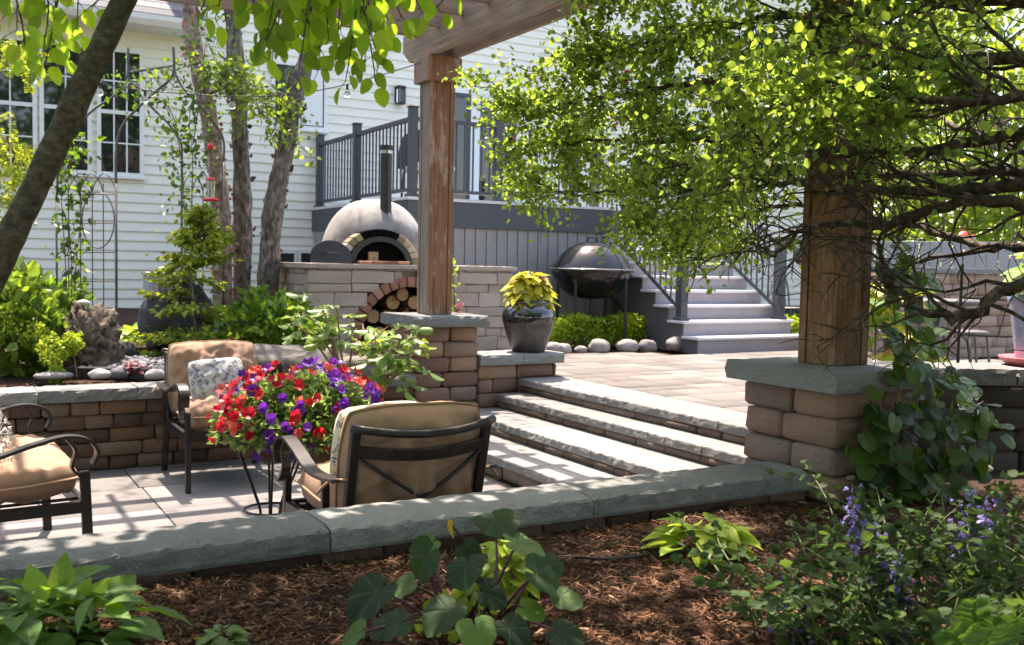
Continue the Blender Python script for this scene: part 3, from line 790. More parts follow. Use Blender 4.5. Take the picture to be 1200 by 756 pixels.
def window(x0, x1, z0, z1, cols=1, rows=1, sash=True, pale_fill=None, label=None):
    """white framed window standing on the siding, glass set back, grilles in each sash"""
    y = YH; fw = .05
    m = MB()
    m.box((x0-fw, y-.055, z0-fw), (x0, y+.0, z1+fw)).box((x1, y-.055, z0-fw), (x1+fw, y+.0, z1+fw))
    m.box((x0, y-.055, z1), (x1, y+.0, z1+fw)).box((x0, y-.055, z0-fw), (x1, y+.0, z0))
    w = m.build('window', M['trim'], hs, world=True)
    MB().box((x0-fw-.02, y-.075, z0-fw-.03), (x1+fw+.02, y-.0, z0-fw+.001)).build('sill', M['trim'], w, world=True)
    hs_ = [(z0, (z0+z1)/2-.02), ((z0+z1)/2+.02, z1)] if sash else [(z0, z1)]
    if sash: MB().box((x0, y-.046, (z0+z1)/2-.025), (x1, y-.024, (z0+z1)/2+.025)).build('sash_rail', M['trim'], w, world=True)
    for (a, b) in hs_:
        for i in range(cols):
            for j in range(rows):
                u0 = x0+(x1-x0)*i/cols; u1 = x0+(x1-x0)*(i+1)/cols; v0 = a+(b-a)*j/rows; v1 = a+(b-a)*(j+1)/rows
                MB().box((u0+.004, y-.034, v0+.004), (u1-.004, y-.028, v1-.004)).build('pane', M['glass'], w, world=True)
        g_ = MB()
        for i in range(1, cols): g_.box((x0+(x1-x0)*i/cols-.009, y-.042, a), (x0+(x1-x0)*i/cols+.009, y-.0285, b))
        for j in range(1, rows): g_.box((x0, y-.0415, a+(b-a)*j/rows-.009), (x1, y-.029, a+(b-a)*j/rows+.009))
        if g_.v: g_.build('grille', M['trim'], w, world=True)
    if pale_fill: MB().box((x0+.005, y-.037, pale_fill), (x1-.005, y-.0345, z1-.005)).build('pale_fill', M['pale_fill'], w, world=True)
    return w
zt = Py(150, 63, YH)[2]; zb_ = Py(150, 203, YH)[2]
xa = [Py(x, 150, YH)[0] for x in (-42, 38, 46, 104, 112, 163)]
window(xa[0], xa[1], zb_, zt, 3, 2); window(xa[2]+.05, xa[3]-.02, zb_, zt, 2, 2); window(xa[4]+.06, xa[5], zb_, zt, 3, 2)
a = Py(321, 145, YH); b = Py(379, 82, YH); w2 = window(a[0], b[0], a[2], b[2], 2, 1, False)
MB().box(((a[0]+b[0])/2+.03, YH-.0375, a[2]+.02), (b[0]-.02, YH-.0345, b[2]-.02)).build('pale_fill', M['trim'], w2, world=True)  # plain white panel over the right half of the glass
a = Py(327, 345, YH); b = Py(344, 297, YH); window(a[0], b[0], a[2], b[2], 1, 1, False)
a = Py(351, 345, YH); b = Py(372, 297, YH); window(a[0], b[0], a[2], b[2], 1, 1, False)
# sliding door on the deck
DZ = 2.20
x0 = Py(523, 170, YH)[0]; x1 = Py(607, 170, YH)[0]; ztop = Py(560, 112, YH)[2]
m = MB().box((x0-.08, YH-.06, DZ), (x0, YH, ztop+.08)).box((x1, YH-.06, DZ), (x1+.08, YH, ztop+.08)).box((x0, YH-.06, ztop), (x1, YH, ztop+.08))
dr = m.build('sliding_door', M['trim'], hs, world=True)
xm = Py(553, 170, YH)[0]
for a, b in ((x0, xm-.05), (xm+.05, x1)):
    f = MB()
    f.box((a, YH-.05, DZ+.02), (a+.06, YH-.025, ztop)).box((b-.06, YH-.05, DZ+.02), (b, YH-.025, ztop)).box((a+.06, YH-.05, ztop-.07), (b-.06, YH-.025, ztop)).box((a+.06, YH-.05, DZ+.02), (b-.06, YH-.025, DZ+.12))
    f.build('door_frame', M['deck' if a == x0 else 'trim'], dr, world=True)
    MB().box((a+.055, YH-.04, DZ+.1), (b-.055, YH-.034, ztop-.06)).build('pane', M['glass'], dr, world=True)
MB().box((xm-.05, YH-.055, DZ+.02), (xm+.05, YH-.02, ztop)).build('mullion', M['trim'], dr, world=True)
c = Py(602, 183, YH-.1); tag(MB().box((c[0]-.035, c[1]-.02, c[2]-.5), (c[0]+.035, c[1]+.02, c[2]+.45)).build('banner', M['red'], bevel=.01), 'narrow red banner hanging beside the sliding door', 'banner')
# wall lantern
c = Py(469, 112, YH-.09); t = thing('wall_lantern', 'dark metal wall lantern with clear glass on the siding', 'lantern', c)
MB().box((c[0]-.05, YH-.03, c[2]-.1), (c[0]+.05, YH-.0225, c[2]+.12)).build('back_plate', M['blackmetal'], t, world=True)
MB().box((c[0]-.07, c[1]-.07, c[2]+.11), (c[0]+.07, c[1]+.065, c[2]+.14)).build('roof', M['blackmetal'], t, world=True, bevel=.01)
MB().box((c[0]-.065, c[1]-.065, c[2]-.13), (c[0]+.065, c[1]+.06, c[2]-.105)).build('base', M['blackmetal'], t, world=True, bevel=.008)
MB().box((c[0]-.045, c[1]-.045, c[2]-.105), (c[0]+.045, c[1]+.045, c[2]+.11)).build('glass', M['clear'], t, world=True)
m = MB()
for sx in (-1, 1):
    for sy in (-1, 1): m.box((c[0]+sx*.055-.008, c[1]+sy*.053-.008, c[2]-.105), (c[0]+sx*.055+.008, c[1]+sy*.053+.008, c[2]+.11))
m.build('cage', M['blackmetal'], t, world=True)
# utility box by the wall
c = G(192, 11.6, 0); zb = z_back(c[0], c[1]); t = thing('utility_box', 'grey metal utility box against the house wall', 'utility box', (c[0], c[1], zb-.03))
MB().box((c[0]-.2, c[1]-.18, zb-.03), (c[0]+.2, c[1]+.18, zb+.56)).build('body', M['utility'], t, world=True, bevel=.008)
MB().box((c[0]-.22, c[1]-.2, zb+.56), (c[0]+.22, c[1]+.2, zb+.60)).build('lid', M['utility'], t, world=True, bevel=.008)

# ================================================================== DECK
dk = thing('deck', 'dark grey raised deck with baluster railing and grey board skirting', 'deck', (7, 10.6, U))
DX, DY = 4.67, 10.58
DXR = 8.55; SX0, SX1 = 7.0, 8.35      # stair opening
MB().box((DX, DY, DZ-.03), (DXR, YH-.025, DZ)).build('deck_boards', M['tread'], dk, world=True)
MB().box((DX-.02, DY-.025, DZ-.33), (DXR, DY+.02, DZ-.032)).build('fascia', M['deck'], dk, world=True)
MB().box((DX-.022, DY+.02, DZ-.33), (DX+.02, YH-.025, DZ-.032)).build('fascia', M['deck'], dk, world=True)
MB().box((DX-.035, DY-.04, DZ-.0315), (DXR, DY+.0, DZ+.003)).build('nosing', M['tread'], dk, world=True)
MB().box((DX-.036, DY+.0005, DZ-.0312), (DX+.0, YH-.025, DZ+.0035)).build('nosing', M['tread'], dk, world=True)
sk = MB().box((-.068, 0, 0), (.068, .018, DZ-.33-.42)).mesh('skirting_board', M['skirt'], bevel=.004)
x = DX + .07
while x < DXR:
    link('skirting_board', sk, dk, (x, DY, .42), True); x += .145
y = DY + .1
while y < YH-.05:
    link('skirting_board', sk, dk, (DX-.002, y, .42), True, (0, 0, -math.pi/2)); y += .145
MB().box((DX+.02, DY+.03, .42), (DXR, DY+.05, DZ-.34)).build('backing', M['soot_shade'], dk, world=True)  # near-black sheet painting the shade behind the skirting gaps
def rail_run(p, q, z, posts, parent, hgt=.96, spacing=.105, z2=None):
    p = np.array(p, float); q = np.array(q, float); z2 = z if z2 is None else z2
    L = np.linalg.norm(q-p); d = (q-p)/L
    P3 = lambda s, h: (p[0]+d[0]*s, p[1]+d[1]*s, z+(z2-z)*s/L+h)
    for (h, wd, th) in ((hgt-.06, .06, .045), (.09, .045, .04)):
        MB().bar(P3(.05, h), P3(L-.05, h), wd, th).build('rail', M['deck'], parent, world=True)
    n = int(L/spacing)
    bal = MB().box((-.009, -.009, 0), (.009, .009, hgt-.175)).mesh('baluster', M['deck'])
    for i in range(1, n):
        link('baluster', bal, parent, P3(L*i/n, .11), True)
def newel(x, y, z, parent, hgt=1.02, w=.095):
    o = MB().box((x-w/2, y-w/2, z), (x+w/2, y+w/2, z+hgt)).build('newel_post', M['deck'], parent, world=True, bevel=.004)
    MB().box((x-w/2-.012, y-w/2-.012, z+hgt), (x+w/2+.012, y+w/2+.012, z+hgt+.025)).build('post_cap', M['deck'], o, world=True, bevel=.01)
    MB().box((x-w/2-.022, y-w/2-.022, z), (x+w/2+.022, y+w/2+.022, z+.04)).build('base_trim', M['deck'], o, world=True, bevel=.008)
YM = (DY+YH)/2 + .13
xe = DX + .06
for y in (YH-.12, YM, DY+.06): newel(xe, y, DZ+.003, dk)
rail_run((xe, DY+.06), (xe, YM), DZ, 2, dk); rail_run((xe, YM), (xe, YH-.12), DZ, 2, dk)
px_ = [xe, 5.85, SX0-.05]
for x in px_[1:]: newel(x, DY+.06, DZ+.003, dk)
for a, b in zip(px_, px_[1:]): rail_run((a, DY+.06), (b, DY+.06), DZ, 2, dk)
# stairs
st = thing('deck_stairs', 'grey wooden staircase with pale treads and iron railings up to the deck', 'stairs', (7.7, 8.75, U))
SY0 = 8.78; NR = 10; rise = (DZ-U)/NR; run = .265
s0 = Pz(827, 397, U+rise); s1 = Pz(940, 392, U+rise)
SX0, SX1 = s0[0]+.03, s1[0]-.02; SY0 = (s0[1]+s1[1])/2+.03
for i in range(NR-1):
    y0 = SY0 + run*i; z1 = U + rise*(i+1)
    MB().box((SX0-.0, y0, z1-rise+.002 if i else U-.03), (SX1+.0, y0+.02, z1-.03)).build('riser', M['stair'], st, world=True)
    MB().box((SX0-.03, y0-.03, z1-.03), (SX1+.03, y0+run+.01, z1)).build('tread', M['tread'], st, world=True, bevel=.004)
for x in (SX0+.002, SX1-.022):
    pr = [(SY0+.021, U-.02)]
    for i in range(NR-1): pr += [(SY0+.021+run*i, U+rise*(i+1)-.031), (SY0+.021+run*(i+1), U+rise*(i+1)-.031)]
    pr += [(SY0+.021+run*(NR-1), U+rise*(NR-1)-.5), (SY0+run*2.6, U-.02)]
    n = len(pr); V = [(x,a,b) for a,b in pr]+[(x+.02,a,b) for a,b in pr]
    MB().add(V, [tuple(range(n)), tuple(range(2*n-1,n-1,-1))]+[(i,i+n,(i+1)%n+n,(i+1)%n) for i in range(n)]).build('stringer', M['stringer'], st, world=True)
for x in (SX0+.07, SX1-.07):
    yA, zA = SY0+run*1.5, U+rise*2; yB, zB = SY0+run*8.5, U+rise*9
    newel(x, yA, zA, st, 1.0, .10); newel(x, yB, zB, st, 1.0, .10)
    for h, wd in ((.9, .055), (.11, .04)):
        MB().bar((x, yA+.04, zA+h+.03), (x, yB-.04, zB+h-.03), wd, .045).build('rail', M['deck'], st, world=True)
    nb = 18; bal = MB().box((-.008, -.008, 0), (.008, .008, .79)).mesh('baluster', M['deck'])
    for i in range(1, nb):
        f = i/nb; link('baluster', bal, st, (x, yA+(yB-yA)*f, zA+(zB-zA)*f+.11), True)
MB().box((SX0-.1, SY0+run*9, DZ-.6), (SX1+.3, YH-.025, DZ-.001)).build('landing', M['deck'], st, world=True)
# rounded black chair on the deck behind the corner post
c = np.array((5.25, 11.15, DZ)); t = thing('deck_chair', 'round-backed black chair standing on the deck behind the railing', 'chair', c)
bk = MB(); nu, nv = 10, 8; V = []
for i in range(nu+1):
    for j in range(nv+1):
        a = -1.2+2.4*i/nu; e = j/nv; V.append((c[0]+.36*math.sin(a)*(1-.25*e*e), c[1]+.2-.30*math.cos(a)+.3, DZ+.4+.5*e*(1-.18*(a/1.2)**2)))
bk.add(V, [(i*(nv+1)+j, (i+1)*(nv+1)+j, (i+1)*(nv+1)+j+1, i*(nv+1)+j+1) for i in range(nu) for j in range(nv)])
bk.build('backrest', M['blackmetal'], t, True, world=True)
MB().box((c[0]-.27, c[1]-.05, DZ+.36), (c[0]+.27, c[1]+.45, DZ+.46)).build('seat_cushion', M['white'], t, world=True, bevel=.03, seg=2)
for sx in (-.25, .25):
    for yy in (0, .42): MB().tube([(c[0]+sx, c[1]+yy, DZ+.003), (c[0]+sx*.9, c[1]+yy, DZ+.38)], .015, 6).build('leg', M['blackmetal'], t, world=True)

# ================================================================== PIZZA OVEN
OY = 9.0
xl = Py(360, 350, OY)[0]; xr = Py(599, 350, OY)[0]; OT = Py(480, 311, OY)[2]
OT = 1.425
xc = Py(480, 380, OY)[0]; Rin, Rout, zc = .51, .61, .70
ov = thing('masonry_base', 'pale ledgestone oven base with brick-arched wood store', 'oven base', ((xl+xr)/2, OY, U))
rr = random.Random(5); z = U-.03; rows = 0; hrow = .088
_led = {}
def ledge_mesh(L, h, v):
    k = (round(L, 2), h, v)
    if k not in _led:
        r_ = random.Random(v*31+int(L*100)); me = MB().box((-L/2+.0015, -.04, .001), (L/2-.0015, .04, h-.0015)).mesh('ledge_stone', M['ledge'], False, .008)
        for q in me.vertices: q.co += Vector((r_.uniform(-.004,.004), r_.uniform(-.01,.006), r_.uniform(-.004,.004)))
        _led[k] = me
    return _led[k]
while z < OT-.05:
    h = min((.10, .14, .085, .12)[rows % 4], OT-.045-z); zm = z+h/2; x = xl - rr.uniform(0, .2)
    hw = 0
    if zm < zc: hw = Rout-.03
    elif zm < zc+Rout: hw = math.sqrt(max(0, Rout**2-(zm-zc)**2))-.02
    while x < xr:
        L = rr.choice((.18, .26, .34, .44)); s, e = max(x, xl), min(x+L, xr); x += L
        for (a, b) in ((s, min(e, xc-hw)), (max(s, xc+hw), e)) if hw > 0 else ((s, e),):
            if b-a > .03:
                LL = round((b-a)*25)/25; LL = max(LL, .04)
                link('ledge_stone', ledge_mesh(LL, round(h,3), rr.randrange(3)), ov, ((a+b)/2, OY+.02+rr.uniform(-.012, .004), z), True, scale=((b-a)/LL, 1, 1))
    z += h; rows += 1
for x in (xl+.04, xr-.04):          # side faces
    z = U-.03; rows = 0
    while z < OT-.05:
        h = min((.075, .11, .09, .06)[rows % 4], OT-.045-z); y = OY+.06
        while y < OY+1.15:
            L = rr.choice((.18,.26,.34)); link('ledge_stone', ledge_mesh(L, round(h,3), rr.randrange(3)), ov, (x, y+L/2, z), True, (0,0,math.pi/2)); y += L
        z += h; rows += 1
# core with the vault hollow
n = 20; arc = [(xc-Rin, U-.03)]+[(xc-Rin*math.cos(math.pi*i/n), zc+Rin*math.sin(math.pi*i/n)) for i in range(n+1)]+[(xc+Rin, U-.03)]
V = [(a, OY+.055, b) for a, b in arc]+[(a, OY+.95, b) for a, b in arc]; m_ = len(arc)
MB().add(V, [(i, i+m_, i+1+m_, i+1) for i in range(m_-1)]+[tuple(range(m_, 2*m_))]).build('wood_vault', M['soot_shade'], ov, world=True)  # vault lining near-black, the shade inside put into its colour
fa = MB()
for sgn in (-1, 1):
    xo = xl+.06 if sgn < 0 else xr-.06
    half = [p for p in arc if (p[0]-xc)*sgn >= -1e-6]
    half = half if sgn < 0 else half[::-1]
    top = (xc, OT-.046)
    V = [(a, OY+.05, b) for a, b in half]; o2 = [(xo, OY+.05, max(b, U-.03)) for a, b in half]
    o2[-1] = (xc, OY+.05, OT-.046); o2[-2] = (xo, OY+.05, OT-.046); nn_ = len(half)
    fa.add(V+o2, [(i, i+1, i+1+nn_, i+nn_) for i in range(nn_-1)])
fa.build('backing', M['ledge'], ov, world=True)
nv_ = 19
for i in range(nv_):
    a0 = math.pi*(i+.06)/nv_; a1 = math.pi*(i+.94)/nv_
    q = [(xc-rad*math.cos(a), zc+rad*math.sin(a)) for rad, a in ((Rin, a0), (Rout, a0), (Rout, a1), (Rin, a1))]
    V = [(a, OY-.035, b) for a, b in q]+[(a, OY+.08, b) for a, b in q]
    MB().add(V, [(0,1,2,3),(7,6,5,4),(0,4,5,1),(1,5,6,2),(2,6,7,3),(3,7,4,0)]).build('arch_brick', M['redbrick'], ov, world=True, bevel=.006)
for s in (-1, 1):
    for j in range(4):
        zz = zc-.07*(j+1)
        xx = xc+s*(Rin+Rout)/2
        MB().box((xx-.046, OY-.035, zz+.004), (xx+.046, OY+.08, zz+.066)).build('arch_brick', M['redbrick'], ov, world=True, bevel=.006)
link('counter_slab', rock_slab(xr-xl+.09, 1.32, .045, 5, .005, mat='ledge'), ov, ((xl+xr)/2, OY+.62, OT-.045), True)
# firewood, each log its own thing
rl = random.Random(9)
pts = [(-.30,.10),(-.14,.09),(.03,.10),(.19,.09),(.33,.10),(-.25,.25),(-.06,.25),(.12,.24),(.29,.26),(-.30,.41),(-.16,.40),(.02,.41),(.20,.41),(-.1,.55),(.1,.55),(-.02,.63)]
for i, (dx, dz) in enumerate(pts):
    rad = rl.uniform(.065, .085); y0 = OY+.12+rl.uniform(0, .1); split = i in (7, 11, 8)
    t = thing('firewood_log', 'round firewood log stacked under the brick arch' if not split else 'split firewood billet leaning in the wood store under the arch', 'log', (xc+dx, y0, U+dz-.07), group='firewood in the oven base')
    if split:
        MB().add([(xc+dx-.07,y0,U+dz-.07),(xc+dx+.07,y0,U+dz-.07),(xc+dx+.05,y0,U+dz+.10),(xc+dx-.07,y0+.5,U+dz-.07),(xc+dx+.07,y0+.5,U+dz-.07),(xc+dx+.05,y0+.5,U+dz+.1)],
            [(0,1,2),(5,4,3),(0,3,4,1),(1,4,5,2),(2,5,3,0)]).build('billet', M['logsplit'], t, world=True, bevel=.006)
    else:
        MB().tube([(xc+dx, y0, U+dz), (xc+dx, y0+.5, U+dz+.01)], rad, 10).build('bark', M['log'], t, True, world=True)
        MB().tube([(xc+dx, y0-.006, U+dz), (xc+dx, y0+.001, U+dz)], rad*.9, 10).build('cut_end', M['logend'], t, world=True)
# dome oven
dcx = Py(447, 306, OY+.45)[0]; dcy = OY+.66; Rd = .55; Hd = .66
t = thing('pizza_oven', 'plastered dome pizza oven with black chimney and brick mouth', 'oven', (dcx, dcy, OT))
V = []; nu, nv = 36, 12; yf = -.46
for j in range(nv+1):
    e = math.pi/2*j/nv
    for i in range(nu):
        a = 2*math.pi*i/nu; x = Rd*math.cos(a)*math.cos(e)**.8; yv = Rd*math.sin(a)*math.cos(e)**.8; zz = Hd*math.sin(e)
        V.append((dcx+x, dcy+max(yv, yf), OT+.001+zz))
md = MB().add(V, [(j*nu+i, j*nu+(i+1)%nu, (j+1)*nu+(i+1)%nu, (j+1)*nu+i) for j in range(nv) for i in range(nu)])
md.build('dome', M['plaster'], t, True, world=True)
seam = [(dcx, dcy+max(Rd*math.cos(e)**.8*-1, yf)-.004, OT+Hd*math.sin(e)+.002) for e in np.linspace(.75, 1.5, 8)]
MB().tube(seam, .005, 5).build('seam', M['pale_fill'], t, world=True)
ax_, az_ = Py(447, 306, OY+.12)[0], OT
yfm = dcy+yf
def archbox(r0, r1, y0, y1, a0, a1, zo=0, sq=.82):
    q = [(ax_-rad*math.cos(a), az_+zo+rad*math.sin(a)*sq) for rad, a in ((r0, a0), (r1, a0), (r1, a1), (r0, a1))]
    V = [(a, y0, b) for a, b in q]+[(a, y1, b) for a, b in q]
    return MB().add(V, [(0,1,2,3),(7,6,5,4),(0,4,5,1),(1,5,6,2),(2,6,7,3),(3,7,4,0)])
for i in range(15):
    archbox(.335, .42, yfm-.05, yfm+.1, math.pi*(i+.05)/15, math.pi*(i+.95)/15).build('mouth_brick', M['firebrick'] if i not in (5,6,7,8,9) else M['soot_shade'], t, world=True, bevel=.005)
fr = MB()
for i in range(24):
    b_ = archbox(.27, .332, yfm-.075, yfm+.05, math.pi*i/24, math.pi*(i+1)/24); fr.add(b_.v, b_.f)
fr.build('mouth_frame', M['blackmetal'], t, world=True)
n = 20; pl = [(ax_-.272*math.cos(math.pi*i/n), yfm-.006, az_+.002+.272*.82*math.sin(math.pi*i/n)) for i in range(n+1)]
V = pl+[(a, b+.0, c) for a, b, c in pl]
MB().add([(a, yfm-.012, c) for a, b, c in pl], [tuple(range(n+1))]).build('mouth_shade', M['soot_shade'], t, world=True)  # flat black sheet painted as the dark inside of the mouth
for i in range(4):
    MB().box((ax_-.26+.13*i+.003, yfm-.19, OT+.001), (ax_-.26+.13*(i+1)-.003, yfm-.078, OT+.032)).build('hearth_brick', M['redbrick'], t, world=True, bevel=.005)
ch = MB().tube([(dcx-.01, dcy-.33, OT+.47), (dcx-.01, dcy-.33, OT+1.10)], .057, 16).build('chimney', M['blackmetal'], t, world=True)
MB().tube([(dcx-.01, dcy-.33, OT+1.135), (dcx-.01, dcy-.33, OT+1.18)], .068, 16).build('chimney_cap', M['blackmetal'], ch, world=True)
MB().tube([(dcx-.01, dcy-.33, OT+1.095), (dcx-.01, dcy-.33, OT+1.14)], .05, 16).build('chimney_vent', M['steel'], ch, world=True)
MB().box((ax_-.12, yfm-.045, OT+.034), (ax_-.02, yfm-.02, OT+.12)).build('log_piece', M['logend'], t, world=True)
# oven door leaning on the counter
cx_ = Py(389, 300, OY+.1)[0]
t = thing('arched_hatch', 'black arched metal oven closure plate propped beside the oven mouth', 'hatch', (cx_, OY+.1, OT))
n = 16; pr = [(cx_-.2, OT+.002)]+[(cx_-.2*math.cos(math.pi*i/n), OT+.07+.15*math.sin(math.pi*i/n)) for i in range(n+1)]+[(cx_+.2, OT+.002)]; n = len(pr)
V = [(a, OY+.10+(b-OT)*.2, b) for a, b in pr]+[(a, OY+.125+(b-OT)*.2, b) for a, b in pr]
MB().add(V, [tuple(range(n)), tuple(range(2*n-1,n-1,-1))]+[(i,i+n,(i+1)%n+n,(i+1)%n) for i in range(n)]).build('plate', M['blackmetal'], t, world=True)
MB().tube([(cx_-.06, OY+.10, OT+.10), (cx_-.06, OY+.06, OT+.10), (cx_+.06, OY+.06, OT+.10), (cx_+.06, OY+.10, OT+.10)], .009, 6).build('handle', M['blackmetal'], t, world=True)

# ================================================================== CHAIRS
WELT = {}
def cushion_mesh(w, d, h, mat, seed=0, wr=.006, pw=5.0, n=26):
    """stuffed cushion in the xy plane, thickness h about z=0"""
    V = []; idx = {}
    T = []
    for s in (1, -1):
        for i in range(n+1):
            for j in range(n+1):
                u, v = -1+2*i/n, -1+2*j/n
                rim = max(abs(u), abs(v)) > .999
                if s < 0 and rim: idx[(s,i,j)] = idx[(1,i,j)]; continue
                k = max(0, (1-abs(u)**pw))*max(0, (1-abs(v)**pw)); th = h/2*k**.42
                q = Vector((u*2.2+seed, v*2.2, s*2))
                th += wr*noise.noise(q*1.3)*k + wr*.6*noise.noise(q*3.1)*k
                ed_ = max(abs(u), abs(v))**3; th += wr*.5*math.sin((u*9+3*noise.noise(q*1.5))*2.2+v*3)*k*ed_ + wr*.25*math.sin(v*17+u*5)*k*ed_
                cr = 1-.09*abs(u*v)**3; idx[(s,i,j)] = len(V)
                V.append((u*w/2*(cr+.012*noise.noise(q)), v*d/2*(cr+.012*noise.noise(q+Vector((5,5,5)))), s*th))
        for i in range(n):
            for j in range(n):
                q = [idx[(s,i,j)], idx[(s,i+1,j)], idx[(s,i+1,j+1)], idx[(s,i,j+1)]]
                if s < 0: q.reverse()
                T += [(q[0],q[1],q[2]), (q[0],q[2],q[3])]
    me = mesh_np('cushion', V, T, M[mat], True)
    rim = [(i, 0) for i in range(n)]+[(n, j) for j in range(n)]+[(n-i, n) for i in range(n)]+[(0, n-j) for j in range(n)]
    P_ = np.array([V[idx[(1,)+k_]] for k_ in rim+rim[:1]]); v_, t_ = tubes_np([(P_*np.array((1.004, 1.004, 1)), .0065)], 6)
    WELT[me.name] = mesh_np('welt', v_, t_, M[mat], True); return me
seat_me = cushion_mesh(.57, .60, .18, 'cushion', 1, .03, 7, 34)
back_me = cushion_mesh(.61, .50, .25, 'cushion', 4, .05, 3.4, 34)
pil_me = cushion_mesh(.37, .31, .15, 'floral', 8, .012, 4)
def make_chair(loc, rz, label, k=1.0, name='patio_chair', cat='chair'):
    t = thing(name, label, cat, loc, rz, 'patio armchairs with tan cushions' if k == 1 else None)
    W2 = .31*k; SH = .36; AX_ = .335*k
    lean = lambda z: -.33 - max(0, z-.34)*.26
    for s in (-1, 1):
        MB().bar((s*W2, .35, 0), (s*W2, .33, .50), .042, .032).build('leg', M['metal'], t, bevel=.004)
        MB().tube([(s*W2, -.40, 0), (s*W2, -.35, .2), (s*W2*.98, -.335, .36)], .021, 6).build('leg', M['metal'], t)
    m = MB()
    for s in (-1, 1): m.bar((s*W2, -.34, SH-.02), (s*W2, .335, SH-.02), .028, .05)
    m.bar((-W2, .33, SH-.02), (W2, .33, SH-.02), .028, .055).bar((-W2, -.335, SH-.02), (W2, -.335, SH-.02), .028, .05)
    m.build('seat_frame', M['metal'], t)
    for kk in range(5): MB().bar((-W2+2*W2*kk/5+.06, -.33, SH-.012), (-W2+2*W2*kk/5+.06, .32, SH-.012), .03, .008).build('seat_strap', M['metal'], t)
    for s in (-1, 1):                        # scrolled arm band with its front support
        pts = smooth_poly([(s*AX_, -.40, .60), (s*AX_, -.26, .585), (s*AX_, -.08, .585), (s*AX_, .10, .635), (s*AX_, .24, .665), (s*AX_, .335, .645), (s*AX_, .375, .59), (s*AX_, .355, .535)], 4)
        a_ = MB().strip(pts, .058, .014, (1, 0, 0)).build('armrest', M['metal'], t)
        sup = smooth_poly([(s*AX_, .25, .655), (s*AX_, .285, .60), (s*AX_, .27, .53), (s*AX_, .31, .48), (s*AX_, .335, .46)], 4)
        MB().strip(sup, .04, .012, (1, 0, 0)).build('arm_support', M['metal'], a_)
        MB().bar((s*AX_, -.25, .36), (s*AX_, -.25, .585), .024, .03).build('arm_post', M['metal'], a_)
    for s in (-1, 1):
        MB().bar((s*.285*k, lean(.30), .30), (s*.285*k, lean(.805), .805), .036, .036, (0, 1, 0)).build('back_stile', M['metal'], t, bevel=.004)
    xs = np.linspace(-.31, .31, 13)
    rail = [(x*k, lean(.80)-.075*(1-(x/.31)**2)-.012, .785+.030*(x/.31)**2) for x in xs]
    MB().tube(rail, .017, 8).build('top_rail', M['metal'], t, True)
    rail2 = [(x*.92*k, lean(.72)-.075*(1-(x/.31)**2)-.004, .700+.018*(x/.31)**2) for x in xs]
    MB().strip(rail2, .045, .018, (0, -.25, 1)).build('mid_rail', M['metal'], t)
    for s in (-1, 1):
        P = [(s*.27*k*(1-2*f), lean(.33+.36*f)-.055*(1-(1-2*f)**2)-.016, .33+.36*f) for f in np.linspace(1, 0, 7)]
        MB().tube(P, .0085, 6).build('cross_brace', M['metal'], t, True)
    sc_ = link('seat_cushion', seat_me, t, (0, .04, SH+.085), rot=(R(3), 0, 0), scale=(k*(1.04 if k > 1 else 1), 1, 1)); link('welt', WELT[seat_me.name], sc_)
    bc = link('back_cushion', back_me, t, (0, -.315, .635), rot=(R(104), 0, 0), scale=(k, 1, 1))
    link('welt', WELT[back_me.name], bc)
    for s in (-1, 1):
        tp = smooth_poly([(s*.27*k, -.40, .60), (s*(.27*k+.04), -.41, .605), (s*(.27*k+.09), -.36, .59), (s*(.27*k+.13), -.34, .545)], 4)
        MB().tube(tp, .006, 5).build('tie', M['cushion'], bc if False else t)
    return t
c3 = make_chair((1.66, 4.04, 0), R(0), 'tan-cushioned armchair with crossed back bars standing close to the low wall')
c2 = make_chair((1.62, 6.62, 0), R(180), 'tan-cushioned armchair holding a blue floral pillow against the retaining wall')
c1 = make_chair((.17, 5.20, 0), R(-90+5), 'wide tan-cushioned loveseat with a white tufted pillow at the open patio end', 1.62, 'patio_loveseat', 'loveseat')
# throw pillows
def pillow(loc, rot, me, label):
    o = link('throw_pillow', me, None, loc, rot=rot); return tag(o, label, 'pillow')
pillow((1.58, 6.66, .64), (R(108), R(3), R(180+4)), pil_me, 'white throw pillow with blue and green flower print on an armchair')
pillow((1.61, 3.95, .655), (R(108), R(-3), R(5)), cushion_mesh(.42, .42, .14, 'floral2', 3, .01, 4), 'yellow and black patterned pillow behind the crossed-back armchair')
pw = thing('tufted_pillow', 'white tufted pillow with loose fringe on the side-on armchair', 'pillow', (.10, 5.08, .47))
link('cover', cushion_mesh(.40, .40, .16, 'white', 12, .02, 4), pw, (0, 0, .16), rot=(R(116), 0, R(-80)))
NF = 900; fp = np.array([(rng.uniform(-.05, .12), rng.uniform(-.22, .2), 0) for _ in range(NF)]); fp[:, 2] = .02 + rng.random(NF)*.3; fp[:, 0] += .10-(fp[:, 2]*.3)
v, q = scatter(NARROW, fp, rdir(NF, -.9), rdir(NF), .018+.02*rng.random(NF)); link('fringe', mesh_np('fringe', v, q, M['white']), pw)['kind'] = 'stuff'

# round table behind the crossed-back chair
tc = Pd(425, 500, 5.35); t = thing('round_table', 'low round patio table with dark top and brown apron', 'table', (tc[0], tc[1], 0))
MB().lathe([(.001,.60),(.40,.60),(.425,.592),(.43,.575),(.42,.56),(.001,.56)], 40).build('table_top', M['metal'], t, True)
MB().lathe([(.385,.555),(.40,.5),(.385,.42),(.36,.40),(.34,.41),(.36,.5),(.36,.555)], 40).build('apron', M['log'], t, True)
for k in range(4):
    a = k*math.pi/2+.6; MB().tube([(.34*math.cos(a), .34*math.sin(a), 0), (.26*math.cos(a), .26*math.sin(a), .2), (.33*math.cos(a), .33*math.sin(a), .43)], .018, 6).build('leg', M['metal'], t)

